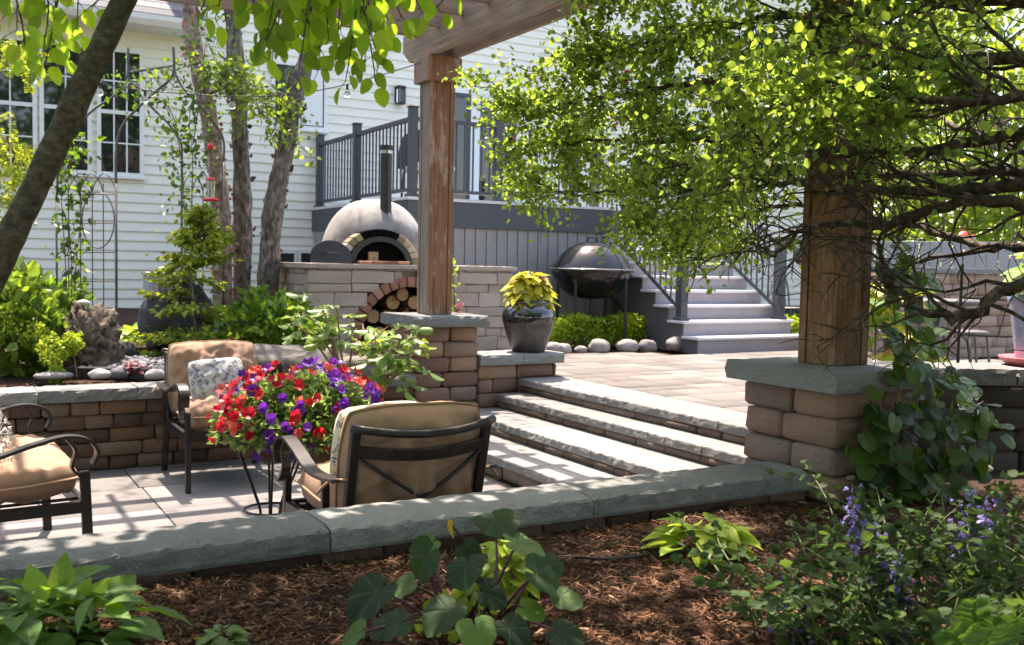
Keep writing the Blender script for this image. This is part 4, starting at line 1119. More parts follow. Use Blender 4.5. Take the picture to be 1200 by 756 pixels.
# ================================================================== PETUNIA PLANTER
pc = G(354, 5.15, 0)
t = thing('petunia_planter', 'wire plant stand overflowing with red and purple petunias', 'planter', (pc[0], pc[1], 0))
sx_ = -.16
for k in range(6):
    a = 2*math.pi*k/6+.3; ca, sa = math.cos(a), math.sin(a)
    pts = smooth_poly([(sx_+.20*ca, .20*sa, .56), (sx_+.17*ca, .17*sa, .45), (sx_+.10*ca, .10*sa, .28), (sx_+.055*ca, .055*sa, .14), (sx_+.10*ca, .10*sa, .04), (sx_+.15*ca, .15*sa, .006)], 4)
    MB().tube(pts, .0065, 6).build('stand_wire', M['metal'], t, True)
for rad, zz in ((.205, .555), (.13, .17)):
    ring = [(sx_+rad*math.cos(a), rad*math.sin(a), zz) for a in np.linspace(0, 2*math.pi, 25)]
    MB().tube(ring, .0065, 6, False).build('stand_ring', M['metal'], t, True)
MB().lathe([(.05,.42),(.14,.45),(.2,.55),(.235,.63),(.22,.635),(.19,.56),(.02,.5)], 24, (sx_,0,0)).build('bowl', M['log'], t, True)
# foliage mound, trailing over the rim
n = 5200; d = rdir(n); d[:, 2] = np.abs(d[:, 2])*1.0 - .32
base = np.stack([d[:, 0]*.43, d[:, 1]*.40, .64+d[:, 2]*.30], 1)*1.0
lm_ = np.array([1+.22*noise.noise(Vector(tuple(q_))*2.3+Vector((3,1,7))) for q_ in unit(d)]); base[:, :2] *= lm_[:, None]; base[:, :2] *= (.55+.45*rng.random(n))[:, None]; base[:, 2] -= .03*rng.random(n)
keep = base[:, 2] > .47; base = base[keep]
f = base-np.array((0,0,.55)); f += rng.normal(size=f.shape)*.3
v, q = scatter(LEAF, base, f, rdir(len(base), .8), .035+.03*rng.random(len(base))); link('foliage', mesh_np('foliage', v, q, M['l_petunia']), t)
fl = [(0,0,-.45)]; nl = 15
for i in range(nl):
    a = 2*math.pi*i/nl; rad = .5*(1+.10*math.cos(5*a)); fl.append((rad*math.cos(a), rad*math.sin(a), .09*math.cos(5*a)+.05*math.sin(11*a)))
for i in range(nl):
    a = 2*math.pi*i/nl; fl.append((.17*math.cos(a), .17*math.sin(a), -.12))
ft = [(0, 1+nl+i, 1+nl+(i+1)%nl) for i in range(nl)]
for i in range(nl): ft += [(1+nl+i, 1+i, 1+(i+1)%nl), (1+nl+i, 1+(i+1)%nl, 1+nl+(i+1)%nl)]
fm = {k: mesh_np('flower', fl, ft, M[k]) for k in ('p_red', 'p_coral', 'p_purple')}
rf_ = random.Random(21)
camv = Vector((-pc[0], -pc[1], .8)).normalized()
for i in range(200):
    while True:
        dd = Vector((rf_.gauss(0,1), rf_.gauss(0,1), rf_.gauss(.25,.8))).normalized()
        if dd.dot(camv) > -.45 and dd.z > -.55: break
    u = rf_.uniform(.88, 1.10)*(1+.22*noise.noise(dd*2.3+Vector((3,1,7)))); p = Vector((dd.x*.43*u, dd.y*.40*u, .63+dd.z*.29*u))
    # right half is mixed with purple, left and top mostly red
    side = dd.dot(Vector(tuple(RT)))
    pur = (.16 if side < -.3 else .48); pur = .85 if dd.z < -.3 else pur
    if p.z < .62 and rf_.random() < .3: continue
    k = 'p_purple' if rf_.random() < pur else ('p_red' if rf_.random() < .7 else 'p_coral')
    nrm = (dd*1.0 + camv*.5 + Vector((rf_.gauss(0,.35), rf_.gauss(0,.35), rf_.gauss(.1,.35)))).normalized()
    o = link('flower', fm[k], t, p); o.rotation_euler = nrm.to_track_quat('Z', 'Y').to_euler(); sc_ = rf_.uniform(.040, .066); o.scale = (sc_*rf_.uniform(.75, 1.1), sc_, sc_*rf_.uniform(.6, 1.6))

# ================================================================== URN WITH COLEUS
pc = Pz(619, 412, .706)
t = thing('glazed_urn', 'black glazed urn with drip band standing on the short low wall', 'urn', (pc[0], pc[1], .706))
prof = [(.001,.001),(.135,.001),(.15,.02),(.195,.16),(.225,.255)]
MB().lathe(prof, 40).build('lower_body', M['potrough'], t, True)
prof = [(.2255,.252),(.232,.30),(.225,.345),(.195,.385),(.172,.40),(.182,.412),(.19,.43),(.178,.445),(.16,.44),(.15,.40),(.10,.38),(.001,.375)]
MB().lathe(prof, 40).build('upper_body', M['potglaze'], t, True)
def leaf_mesh(name, outline, mat, fold=.10, droop=.25, ruff=.0, n=9):
    """broad leaf along +y: outline gives half width at each station; midrib fold, droop and ruffled rim"""
    V = []; T = []; m = 4
    st_ = len(outline)
    for i, (yy, hw) in enumerate(outline):
        for j in range(-m, m+1):
            u = j/m; z = fold*abs(u)*hw*2 - droop*yy*yy + ruff*abs(u)**2*math.sin(yy*19+j*2.2) - .06*hw*(1-abs(u))*math.sin(yy*14)
            V.append((u*hw, yy - (.0 if hw > 0 else 0), z))
    k = 2*m+1
    for i in range(st_-1):
        for j in range(2*m): a = i*k+j; T += [(a, a+1, a+k+1), (a, a+k+1, a+k)]
    return mesh_np(name, V, T, M[mat], True)
def heart_mesh(name, mat, droop=.2, fold=.1, ruff=.015):
    """round heart-shaped leaf blade, stalk joins at the notch"""
    V = [(0, 0, 0)]; T = []; rings = 5; n = 28
    for r_ in range(1, rings+1):
        for i in range(n+1):
            a = -math.pi*.94 + 2*math.pi*.94*i/n; f = r_/rings
            rad = (.60+.22*math.cos(a*1.0)+.06*math.cos(a*3))*f*(1+.02*math.cos(a*22)*(f > .9))
            x, y = rad*math.sin(a)*1.05, rad*math.cos(a)
            z = fold*abs(x) - droop*(y*y)*.6 - .1*x*x + ruff*math.sin(i*1.7)*f*f + .012*math.cos(a*11)*f
            V.append((x, y+.0, z))
    k = n+1
    for i in range(n): T.append((0, 1+i+1, 1+i))
    for r_ in range(rings-1):
        for i in range(n): a = 1+r_*k+i; T += [(a, a+1, a+k+1), (a, a+k+1, a+k)]
    return mesh_np(name, V, T, M[mat], True)
OVAL = [(0,.0),(.08,.12),(.22,.24),(.4,.29),(.6,.26),(.8,.15),(.93,.06),(1,0)]
WIDE = [(0,.0),(.06,.18),(.2,.34),(.4,.40),(.6,.36),(.8,.22),(.93,.09),(1,0)]
LANCE = [(0,.0),(.12,.08),(.3,.14),(.5,.155),(.7,.12),(.88,.05),(1,0)]
def put_leaf(me, p, fwd, nrm, size, parent, name='leaf', world=True):
    f = Vector(tuple(map(float, fwd))).normalized(); n_ = Vector(tuple(map(float, nrm))); s = f.cross(n_).normalized(); n_ = s.cross(f)
    Mx = Matrix((( s.x, f.x, n_.x), (s.y, f.y, n_.y), (s.z, f.z, n_.z)))
    return link(name, me, parent, tuple(map(float, p)), world, Mx.to_euler(), size)
def leafy_mound(t, c, rad, hgt, n, mes, size, rj, up=.5, name='leaf', spread=1., lo=0.):
    """separate leaves radiating over a mound, as a rosette-like plant shows them"""
    for i in range(n):
        a = rj.uniform(0, 2*math.pi); e = rj.uniform(lo, 1); rr_ = rad*math.cos(e*1.35)*spread; z = hgt*math.sin(e*1.4)
        o = np.array((math.cos(a), math.sin(a), 0)); p = np.array(c)+o*rr_*rj.uniform(.45, .8)+np.array((0, 0, z*rj.uniform(.75, 1)))
        f = o*1.0+np.array((rj.gauss(0,.3), rj.gauss(0,.3), .25*e+rj.uniform(-.35, .3)))
        put_leaf(rj.choice(mes), p, f, o*(1-e)*.4+np.array((rj.gauss(0,.25), rj.gauss(0,.25), up+.5)), size*rj.uniform(.75, 1.2), t, name)
t2 = thing('coleus_plant', 'chartreuse coleus with maroon-veined leaves in the black urn', 'plant', (pc[0], pc[1], 1.09))
col_me = [leaf_mesh('leaf', WIDE, 'l_coleus', .1, .5, .03), leaf_mesh('leaf', WIDE, 'l_coleus', .05, .7, .04)]
mar_me = leaf_mesh('leaf', LANCE, 'l_maroon', .1, .5, .02)
rj = random.Random(4)
MB().tube([(pc[0], pc[1], 1.08), (pc[0], pc[1], 1.24)], .02, 6).build('stem', M['stem'], t2, world=True)
leafy_mound(t2, (pc[0], pc[1], 1.13), .19, .25, 110, col_me, .115, rj, .1)
leafy_mound(t2, (pc[0], pc[1], 1.15), .20, .25, 16, [mar_me], .11, rj, .3, lo=.3)

# ================================================================== KETTLE GRILL
kc = G(692, 12.0, U); 
t = thing('kettle_grill', 'large black kettle grill on tubular legs behind the clipped hedge', 'grill', (kc[0], kc[1], U))
kr = .50
lid = MB().lathe([(.001,.31),(.15,.295),(.29,.235),(.40,.13),(kr,.0),(kr+.008,-.015),(kr-.01,-.015)], 40, (0,0,.93)).build('lid', M['enamel'], t, True)
MB().tube([(-.07,0,1.235),(-.06,0,1.29),(.06,0,1.29),(.07,0,1.235)], .012, 6).build('lid_handle', M['blackmetal'], lid)
MB().lathe([(kr,.91),(kr+.006,.90),(.46,.80),(.38,.68),(.25,.585),(.1,.555),(.001,.55)], 40).build('bowl', M['enamel'], t, True)
MB().lathe([(kr+.004,.905),(kr+.013,.91),(kr+.013,.918),(kr+.004,.92)], 40).build('rim_band', M['steel'], t, True)
for k in range(4):
    a = k*math.pi/2+.55; MB().tube([(.44*math.cos(a), .44*math.sin(a), .78), (.45*math.cos(a), .45*math.sin(a), .0)], .017, 6).build('leg', M['blackmetal'], t)
MB().lathe([(.001,.20),(.16,.21),(.25,.27),(.27,.31),(.26,.31),(.15,.235),(.001,.225)], 30).build('ash_pan', M['enamel'], t, True)
MB().tube([(0,0,.55),(0,0,.22)], .02, 8).build('ash_tube', M['blackmetal'], t)
for s in (-1, 1):
    MB().tube([(s*.46, -.09, .87), (s*.54, -.09, .88), (s*.54, .09, .88), (s*.46, .09, .87)], .011, 6).build('side_handle', M['blackmetal'], t)

# ================================================================== ROCKS
def rock_mesh(name, sx, sy, sz, seed, mat, sub=3, amp=.3, fr=1.6, holes=0.):
    bm = bmesh.new(); bmesh.ops.create_icosphere(bm, subdivisions=sub, radius=1)
    for v in bm.verts:
        q = v.co.copy(); d_ = 1+amp*noise.noise(q*fr+Vector((seed, seed*2.1, 0)))+amp*.4*noise.noise(q*fr*2.6+Vector((seed, 0, 0)))
        if holes: d_ -= holes*max(0, noise.noise(q*4.5+Vector((seed,3,1)))-.1)+holes*.9*max(0, noise.noise(q*9+Vector((seed,3,1))))+holes*.4*noise.noise(q*17+Vector((seed,3,1)))
        v.co = Vector((q.x*sx*d_, q.y*sy*d_, max(q.z, -.55)*sz*d_))
    me = bpy.data.meshes.new(name); bm.to_mesh(me); bm.free()
    me.polygons.foreach_set('use_smooth', np.ones(len(me.polygons), bool)); me.materials.append(M[mat]); return me
def rock(name, x, d, z, s, seed, mat, label, cat='rock', group=None, sub=3, amp=.3, holes=0, rz=0, fr=1.6):
    p = G(x, d, z); o = link(name, rock_mesh(name, *s, seed, mat, sub, amp, fr, holes), None, tuple(p), rot=(0, 0, rz)); return tag(o, label, cat, group)
rock('tufa_boulder', 103, 7.9, .74, (.27,.24,.34), 3, 'rock', 'pitted brown boulder standing at the edge of the pebble bed', sub=5, amp=.22, holes=.30)
rock('white_stone', 97, 7.88, 1.075, (.055,.05,.03), 5, 'pebble', 'small white stone lying on top of the pitted boulder', sub=2, amp=.15)
rock('basalt_boulder', 207, 9.0, .86, (.30,.25,.36), 8, 'basalt', 'dark slate-grey boulder leaning under the golden conifer', sub=4, amp=.28)
rock('basalt_boulder', 147, 8.5, .60, (.10,.1,.12), 12, 'basalt', 'small dark grey rock beside the pitted boulder', sub=3)
for i, (x, d, z, s) in enumerate(((320, 8.1, .62, (.36,.26,.15)), (375, 8.0, .60, (.30,.24,.14)), (430, 7.9, .58, (.28,.22,.13)))):
    rock('ledge_boulder', x, d, z, s, 20+i, 'ledgerock', ('broad flat tan boulder right behind the retaining wall cap', 'flat tan boulder half hidden behind the petunias', 'flat tan boulder under the fig shrub')[i], amp=.22, sub=4)
for i, (x, d, s, lb) in enumerate(((117, 7.42, (.105,.07,.055), 'blue-grey oval stone on the wall-top mulch'), (138, 7.50, (.10,.06,.06), 'pale oval stone touching the blue-grey one'), (182, 7.45, (.10,.06,.06), 'white oval stone beside the red-leaved seedling'), (62, 7.30, (.17,.10,.04), 'flat tan stone under the lime hydrangea'))):
    rock('edging_stone', x, d, .565, tuple(.8*k for k in s), 30+i, 'pebble', lb, 'stone', amp=.12, sub=3)
# pebbles: individually the nearest, the rest one mass
pm = [rock_mesh('pebble', 1, .8, .62, 40+i, 'pebble', 1, .18) for i in range(6)]
rp = random.Random(2); pts_ = []
for i in range(420):
    x = rp.uniform(82, 200); d = rp.uniform(7.62, 8.35); pts_.append((x, d))
pts_.sort(key=lambda q: q[1])
for i, (x, d) in enumerate(pts_[:230]):
    p = G(x, d, .56+rp.uniform(-.005, .03)+(d-7.6)*.05)
    o = link('river_pebble', rp.choice(pm), None, tuple(p), rot=(rp.uniform(-.4,.4), rp.uniform(-.4,.4), rp.uniform(0, 6)), scale=rp.uniform(.020, .038))
    tag(o, 'smooth grey or white river pebble in the bed behind black edging', 'pebble', 'river pebbles in the raised bed')
parts = []
bmv = np.array([v.co for v in pm[0].vertices]); bmt = np.array([tuple(pl_.vertices) for pl_ in pm[0].polygons])
pp = np.array([G(x, d, .56+(d-7.6)*.05) for x, d in pts_[230:]]); v, q = scatter((bmv, bmt), pp, rdir(len(pp)), rdir(len(pp), 3), .026+.02*rng.random(len(pp)))
o = link('pebble_mass', mesh_np('pebble_mass', v, q, M['pebble'], True)); o['kind'] = 'stuff'; o['label'] = 'river pebbles deeper in the raised bed'
a, b = G(78, 7.60, .5), G(205, 7.6, .5)
tag(MB().bar((a[0], a[1], .555), (b[0], b[1], .555), .035, .10).build('bed_edging', M['rubber'], bevel=.01), 'black plastic edging in front of the river pebbles', 'edging')
cob = [rock_mesh('cobble', .105, .08, .075, 60+i, 'cobble', 3, .16) for i in range(4)]
rc_ = random.Random(8)
for i, x in enumerate((646, 659, 679, 700, 733, 757, 790, 806)):
    p = Pz(x, 414-.03*(x-646), U); sc_ = (1.0, .85, .6, 1.15, 1.1, 1.0, 1.25, .4)[i]
    o = link('cobble', cob[i % 4], None, (p[0], p[1]-.03, U+.045*sc_), rot=(0, 0, rc_.uniform(-.5, .5)), scale=sc_*1.12)
    tag(o, ('rounded cobble touching the cap of the urn wall', 'mid-sized cobble second from the urn wall', 'small flat cobble between two larger ones near the urn wall', 'big dark-mottled cobble under the middle of the clipped hedge', 'large tilted cobble beside the big mottled one along the hedge',
        'pale cobble next to the largest one at the foot of the hedge', 'largest cobble at the stair end of the clipped hedge', 'smallest cobble, lying between the hedge stones and the deck stairs')[i], 'cobble', 'cobbles along the hedge')

# ================================================================== SHRUBS AND PLANTS BEHIND
def shrub(name, label, c, r_, n, tpl, size, mat, stems=6, group=None, up=.5, lump=.3, shell=.25, seed=0, cat='shrub', zfoot=None, fmat='stem'):
    zf = c[2]-r_[2] if zfoot is None else zfoot
    t = thing(name, label, cat, (c[0], c[1], zf), group=group)
    p = in_ellipsoid(n, c, r_, shell, lump, seed); p = p[p[:, 2] > zf+.01]
    f = unit(p-np.array((c[0], c[1], c[2]-r_[2]*.6)))+rng.normal(size=p.shape)*.55
    v, q = scatter(tpl, p, f, rdir(len(p), up)+f*.2, size*(.7+.6*rng.random(len(p)))); link('foliage', mesh_np('foliage', v, q, M[mat]), t, world=True)
    segs = []
    for i in range(stems):
        e = in_ellipsoid(1, c, np.asarray(r_)*.8, .5, 0)[0]; b0 = np.array((c[0]+rng.normal()*.04, c[1]+rng.normal()*.04, zf-.02))
        segs.append((smooth_poly([b0, (b0*.5+e*.5)+rng.normal(size=3)*.03, e], 3), np.linspace(.012, .004, 7)))
    v, q = tubes_np(segs); link('stems', mesh_np('stems', v, q, M[fmat]), t, world=True)
    return t
zz = z_back(0, 8)
p = G(22, 7.75, .85); hyd = shrub('hydrangea', 'green hydrangea with lime panicles spilling over the retaining wall', p, (.42,.36,.42), 1500, LEAFR, .085, 'l_hyd', 9, seed=1, zfoot=.5)
for (x, y, d, s) in ((18,345,7.7,.12),(40,395,7.5,.10),(62,410,7.4,.10),(5,385,7.5,.12),(30,330,7.9,.1),(84,402,7.45,.07),(66,440,7.35,.06)):
    c = Pd(x, y, d); q_ = in_ellipsoid(420, c, (s, s, s*1.15), .5, .3, x)
    v, q = scatter(LEAFR, q_, rdir(420), rdir(420), .026); link('flower_head', mesh_np('flower_head', v, q, M['l_lime']), hyd, world=True)
b0 = G(90, 7.42, .54); v, q = tubes_np([(np.array([b0, Pd(88, 425, 7.44), Pd(84, 405, 7.45)]), (.006, .005, .004))]); link('stems', mesh_np('stems', v, q, M['cane']), hyd, world=True)
p = G(52, 10.6, .98); shrub('lavender_clump', 'low green clump with dark flower spikes behind the pitted boulder', p, (.4,.3,.22), 700, LEAF, .10, 'l_shrub', 4, up=0, seed=4, cat='plant')
def rosette(name, label, c, mes, n, size, rad, hgt, cat='plant', seed=0, group=None):
    t = thing(name, label, cat, c, group=group); rj = random.Random(seed); leafy_mound(t, c, rad, hgt, n, mes, size, rj, .6); return t
hos = [leaf_mesh('leaf', WIDE, 'l_hosta', .12, .35), leaf_mesh('leaf', OVAL, 'l_hosta', .15, .5)]
p = G(150, 9.2, .60); rosette('hosta', 'bright green hosta rosette beside the pitted boulder', p, hos, 34, .24, .30, .22, seed=3)
p = G(157, 7.52, .575); rosette('seedling', 'small red-leaved seedling between the pale oval stones', p, [leaf_mesh('leaf', OVAL, 'l_redleaf', .1, .2)], 34, .055, .09, .09, seed=5)
p = G(277, 8.3, .60); rosette('seedling', 'dark red barberry sprig beside the floral-pillow chair', p, [leaf_mesh('leaf', OVAL, 'l_redleaf', .1, .2)], 30, .06, .10, .22, seed=6)
# golden conifer: sparse tiers of sprays
c = G(232, 8.8, .55); t = thing('golden_conifer', 'narrow golden conifer with tiered drooping sprays', 'conifer', c)
segs = []; P_ = []; Fd = []; top = Pd(245, 245, 8.8)
spine = smooth_poly([c, Pd(228, 360, 8.8), Pd(222, 310, 8.8), Pd(238, 270, 8.8), top], 5); segs.append((spine, np.linspace(.02, .006, len(spine))))
for k in range(46):
    f_ = rng.random()**.8; b0 = spine[int(f_*(len(spine)-1))]; a = rng.uniform(0, 2*math.pi); L = (.40*(1-f_)+.10)*rng.uniform(.6, 1.1)
    br = wob(b0, (math.cos(a), math.sin(a), .1), L, 6, .12, -.03); segs.append((br, np.linspace(.007, .002, 7)))
    for q_ in br[2:]:
        m_ = 15; P_.append(q_+rng.normal(size=(m_, 3))*np.array((.045,.045,.02))); fd = rdir(m_)*.6+(br[-1]-br[0])/L; fd[:, 2] -= .3; Fd.append(fd)
P_ = np.concatenate(P_); Fd = np.concatenate(Fd); v, q = scatter(LEAF, P_, Fd, rdir(len(P_), .8), .05+.025*rng.random(len(P_)))
link('foliage', mesh_np('foliage', v, q, M['l_conifer']), t, world=True); v, q = tubes_np(segs); link('trunk', mesh_np('trunk', v, q, M['bark_birchdark']), t, world=True)
# leafy shrubs between the birches and the oven
p = G(318, 8.7, .78); shrub('dogwood_shrub', 'dense mid-green leafy shrub at the foot of the birches', p, (.42,.36,.34), 1300, LEAF, .10, 'l_shrub', 8, seed=6)
p = G(285, 8.5, .68); shrub('spirea_shrub', 'low shrub with small purple flower heads below the conifer', p, (.34,.28,.20), 1100, LEAF, .06, 'l_hyd', 6, seed=7)
fl_ = in_ellipsoid(60, p+np.array((0,0,.08)), (.3,.25,.17), .8, 0); v, q = scatter(LEAFR, fl_, rdir(60), rdir(60, 1), .03); link('flower_head', mesh_np('flower_head', v, q, M['p_purple']), bpy.data.objects['spirea_shrub'], world=True)
# fig shrub with lobed leaves
def fig_mesh():
    pts = []
    for i in range(41):
        a = -math.pi*.88+2*math.pi*.88*i/40; lob = (.16+.84*abs(math.cos(a*1.42))**1.5)*(.72+.28*math.cos(a)); pts.append((lob*math.sin(a)*.62, lob*math.cos(a)*.72+.25, .08*math.cos(a*5)-.10*lob*lob))
    V = [(0,.22,0),(0,0,0)]+pts; T = [(0, 2+i+1, 2+i) for i in range(40)]
    return mesh_np('leaf', V, T, M['l_fig'], False)
fg = fig_mesh(); c = G(415, 7.75, .50)
t = thing('fig_shrub', 'fig shrub with lobed pale green leaves growing beside the stone pier', 'fig', c)
rj = random.Random(14); segs = []
tips = [(352,362,7.4),(372,350,7.6),(395,362,7.3),(362,385,7.3),(405,385,7.5),(438,398,7.1),(455,382,7.2),(472,385,7.0),(488,395,6.9),(500,412,6.9),(470,415,6.9),(445,420,7.0),(410,405,7.2),(485,428,6.85),(463,448,6.9),(385,395,7.3),(425,380,7.4),(340,375,7.5)]
base_ = [G(405, 7.45, .52), G(452, 7.05, .56), G(458, 7.0, .5)]
for x, y, d in tips:
    e = Pd(x, y, d); b0 = base_[0 if x < 425 else 1]
    mid = (b0+e)/2+np.array((rj.gauss(0,.03), rj.gauss(0,.03), .08)); L = smooth_poly([b0, mid, e], 5); segs.append((L, np.linspace(.011, .004, len(L))))
    for k in range(5):
        f_ = (1, .93, .84, .74, .6)[k]; q_ = L[int(f_*(len(L)-1))]; a = rj.uniform(0, 6.28); o = np.array((math.cos(a), math.sin(a), rj.uniform(-.5, .25)))
        st2 = q_+o*.06; segs.append((np.array([q_, st2]), (.003, .002)))
        put_leaf(fg, st2, o+np.array((0,0,-.1)), (rj.gauss(0,.4), rj.gauss(-.3,.4), 1), rj.uniform(.13, .20), t)
v, q = tubes_np(segs); link('stems', mesh_np('stems', v, q, M['cane']), t, world=True)
# pink-flowered sprig on the pier cap
p = Pz(540, 372, .9); c = np.array((3.77, 7.85, U))
t = thing('rose_sprig', 'thin climbing stem with pink blossom behind the cedar post', 'plant', c)
st_ = smooth_poly([c, Pd(532, 372, 8.6), Pd(531, 330, 8.6), Pd(530, 300, 8.6)], 5); v, q = tubes_np([(st_, .006)]); link('stem', mesh_np('stem', v, q, M['stem']), t, world=True)
q_ = np.concatenate([st_[3:]+rng.normal(size=(len(st_)-3, 3))*.035 for _ in range(4)]); cloud('foliage', LEAF, q_, .05, M['l_lime'], t)
q_ = np.array([Pd(539, 357, 8.5), Pd(536, 368, 8.5)]); cloud('blossom', LEAFR, np.repeat(q_, 8, 0)+rng.normal(size=(16,3))*.01, .04, M['l_pink'], t)
# clipped hedges
def hedge(x0, x1, y0, y1, z0, z1, label, n):
    t = thing('clipped_hedge', label, 'hedge', ((x0+x1)/2, (y0+y1)/2, z0))
    p = np.stack([rng.uniform(x0, x1, n), rng.uniform(y0, y1, n), z0+(z1-z0)*rng.random(n)**.6], 1)
    p[:, 2] += .03*np.sin(p[:, 0]*9)+.02*np.sin(p[:, 0]*23+p[:, 1]*5)
    v, q = scatter(LEAF, p, rdir(n, .7), rdir(n, .6), .034+.02*rng.random(n)); link('foliage', mesh_np('foliage', v, q, M['l_box']), t, world=True)
    segs = [(np.array([(x, (y0+y1)/2, z0-.03), (x+.03, (y0+y1)/2, z1-.08)]), (.012, .006)) for x in np.arange(x0+.1, x1, .22)]
    v, q = tubes_np(segs); link('stems', mesh_np('stems', v, q, M['cane']), t, world=True)
a = Pz(652, 410, U); b = Pz(797, 404, U)
hedge(a[0]-.1, b[0]-.05, (a[1]+b[1])/2+.06, (a[1]+b[1])/2+.36, U-.03, U+.34, 'clipped lime-green boxwood hedge between the urn and the deck stairs', 7000)
b = Pz(945, 392, U); hedge(SX1+.12, SX1+1.5, SY0-.25, SY0+.15, U-.03, U+.30, 'low boxwood hedge to the right of the deck stairs', 2400)
hedge(SX1+.3, SX1+1.7, SY0+.55, SY0+.95, U-.03, U+.36, 'second boxwood hedge beside the stair railing', 2400)

# ================================================================== TRELLIS ARBOUR AND VINES
ac = G(160, 9.6, .7)
t = thing('garden_arbor', 'bronze wire garden arbour with ogee top and pointed side panels', 'arbor', (ac[0], ac[1], z_back(ac[0], ac[1])-.02))
AX = {}
dA = 9.6
def ap(x, y, d=dA): return Pd(x, y, d)
zf = z_back(ac[0], ac[1])-.03
def vwire(x, ytop, d, rad=.006):
    p = ap(x, ytop, d); return [(p[0], p[1], zf), tuple(p)]
legs = [(66, 235, 9.7, .011), (136, 215, 9.4, .013), (213, 190, 9.4, .011), (262, 190, 9.8, .011)]
for x, yt, d, rad in legs: MB().tube(vwire(x, yt, d), rad, 6).build('upright', M['iron'], t, True, world=True)
for x in (80, 94, 108, 121): MB().tube(vwire(x, 215, 9.55), .0055, 5).build('panel_wire', M['iron'], t, world=True)
for x in (225, 238, 250): MB().tube(vwire(x, 215, 9.6), .0055, 5).build('panel_wire', M['iron'], t, world=True)
for (x0, x1) in ((66, 94), (80, 108), (94, 121), (108, 136), (225, 250), (213, 238)):
    pts = [ap(x0, 225, 9.55), ap(x0+(x1-x0)*.15, 213, 9.55), ap((x0+x1)/2, 203, 9.55), ap(x1-(x1-x0)*.15, 213, 9.55), ap(x1, 225, 9.55)]
    MB().tube(smooth_poly(pts, 4), .0055, 5).build('pointed_arch', M['iron'], t, True, world=True)
ring = [ap(115+19*math.cos(a), 258+33*math.sin(a), 9.5) for a in np.linspace(0, 2*math.pi, 28)]
MB().tube(ring, .006, 5, False).build('scroll_ring', M['iron'], t, True, world=True)
for yy in (228, 262, 296, 330):
    MB().tube([ap(66, yy, 9.65), ap(136, yy, 9.42)], .005, 5).build('cross_wire', M['iron'], t, world=True)
og = lambda pts, d, rad: MB().tube(smooth_poly([ap(x, y, d) for x, y in pts], 5), rad, 6).build('ogee_rail', M['iron'], t, True, world=True)
og([(136,215),(136,175),(143,148),(160,128),(182,108),(200,92),(204,78),(203,55)], 9.3, .013)
og([(66,235),(70,190),(85,155),(108,130),(130,115),(146,100),(150,80),(150,55)], 9.6, .011)
og([(213,190),(212,168),(200,148),(180,128),(165,112),(153,96),(150,80),(150,55)], 9.5, .011)
og([(262,190),(262,165),(252,145),(230,120),(215,104),(206,88),(204,78)], 9.7, .011)
MB().tube([ap(150,85,9.6), ap(203,77,9.3)], .012, 6).build('ridge_bar', M['iron'], t, world=True)
for k in range(5):
    a, b = ap(155+10*k, 84-1.6*k, 9.5), ap(168+12*k, 120-6*k, 9.45); MB().tube([a, b], .005, 5).build('roof_wire', M['iron'], t, world=True)
def vine(name, label, runs, n, size, mat, spread=.09, tpl=LEAF, stem=.006):
    z0 = runs[0][0]; t = thing(name, label, 'vine', (z0[0], z0[1], z0[2])); P_ = []; segs = []
    for r_ in runs:
        L = smooth_poly(r_, 6); segs.append((L, np.linspace(stem, stem*.5, len(L))))
        m_ = int(n/len(runs)); k = rng.integers(0, len(L), m_); P_.append(L[k]+rng.normal(size=(m_, 3))*spread)
    cloud('foliage', tpl, np.concatenate(P_), size, M[mat], t, up=.4, droop=.4); v, q = tubes_np(segs); link('stem', mesh_np('stem', v, q, M['cane']), t, world=True); return t
b1 = np.array((*ap(82, 300, 9.5)[:2], zf))
vine('clematis_vine', 'clematis vine climbing the left panel of the wire arbour', [[b1, ap(84,310,9.5), ap(80,250,9.5), ap(82,190,9.5), ap(100,160,9.5)], [b1, ap(90,300,9.45), ap(96,250,9.45), ap(92,210,9.5), ap(85,180,9.5)], [b1, ap(75,280,9.5), ap(72,225,9.6), ap(75,185,9.6)]], 330, .085, 'l_vine', .07)
b1 = np.array((*ap(218, 300, 9.4)[:2], zf))
vine('clematis_vine', 'clematis vine climbing the right panel and top of the wire arbour', [[b1, ap(216,260,9.4), ap(214,200,9.4), ap(205,150,9.4), ap(190,118,9.4)], [b1, ap(224,250,9.5), ap(226,190,9.5), ap(222,140,9.5), ap(230,100,9.5)], [ap(214,180,9.4), ap(200,130,9.4), ap(175,110,9.4), ap(155,100,9.4), ap(130,110,9.5)], [ap(226,170,9.5), ap(235,110,9.4), ap(240,60,9.3), ap(246,30,9.3)]], 760, .062, 'l_vine', .12)
# hummingbird feeder
fc = Pd(247, 222, 8.9); t = thing('hummingbird_feeder', 'red and clear hummingbird feeder hanging before the peeling birch', 'feeder', fc)
MB().lathe([(.001,.11),(.03,.105),(.04,.09),(.042,.08)], 14, fc).build('lid', M['red'], t, True, world=True)
MB().lathe([(.04,.08),(.036,.02),(.03,-.05),(.03,-.07)], 14, fc).build('bottle', M['clear'], t, True, world=True)
MB().lathe([(.03,-.07),(.06,-.08),(.075,-.095),(.06,-.105),(.001,-.105)], 16, fc).build('base', M['red'], t, True, world=True)
top_ = Pd(247, 172, 8.9); MB().lathe([(.001,.03),(.025,.02),(.03,0),(.02,-.02),(.001,-.03)], 12, top_).build('ant_guard', M['red'], t, True, world=True)
MB().tube([fc+np.array((0,0,.11)), top_, Pd(246,120,8.9)], .003, 5).build('hanger', M['blackmetal'], t, world=True)

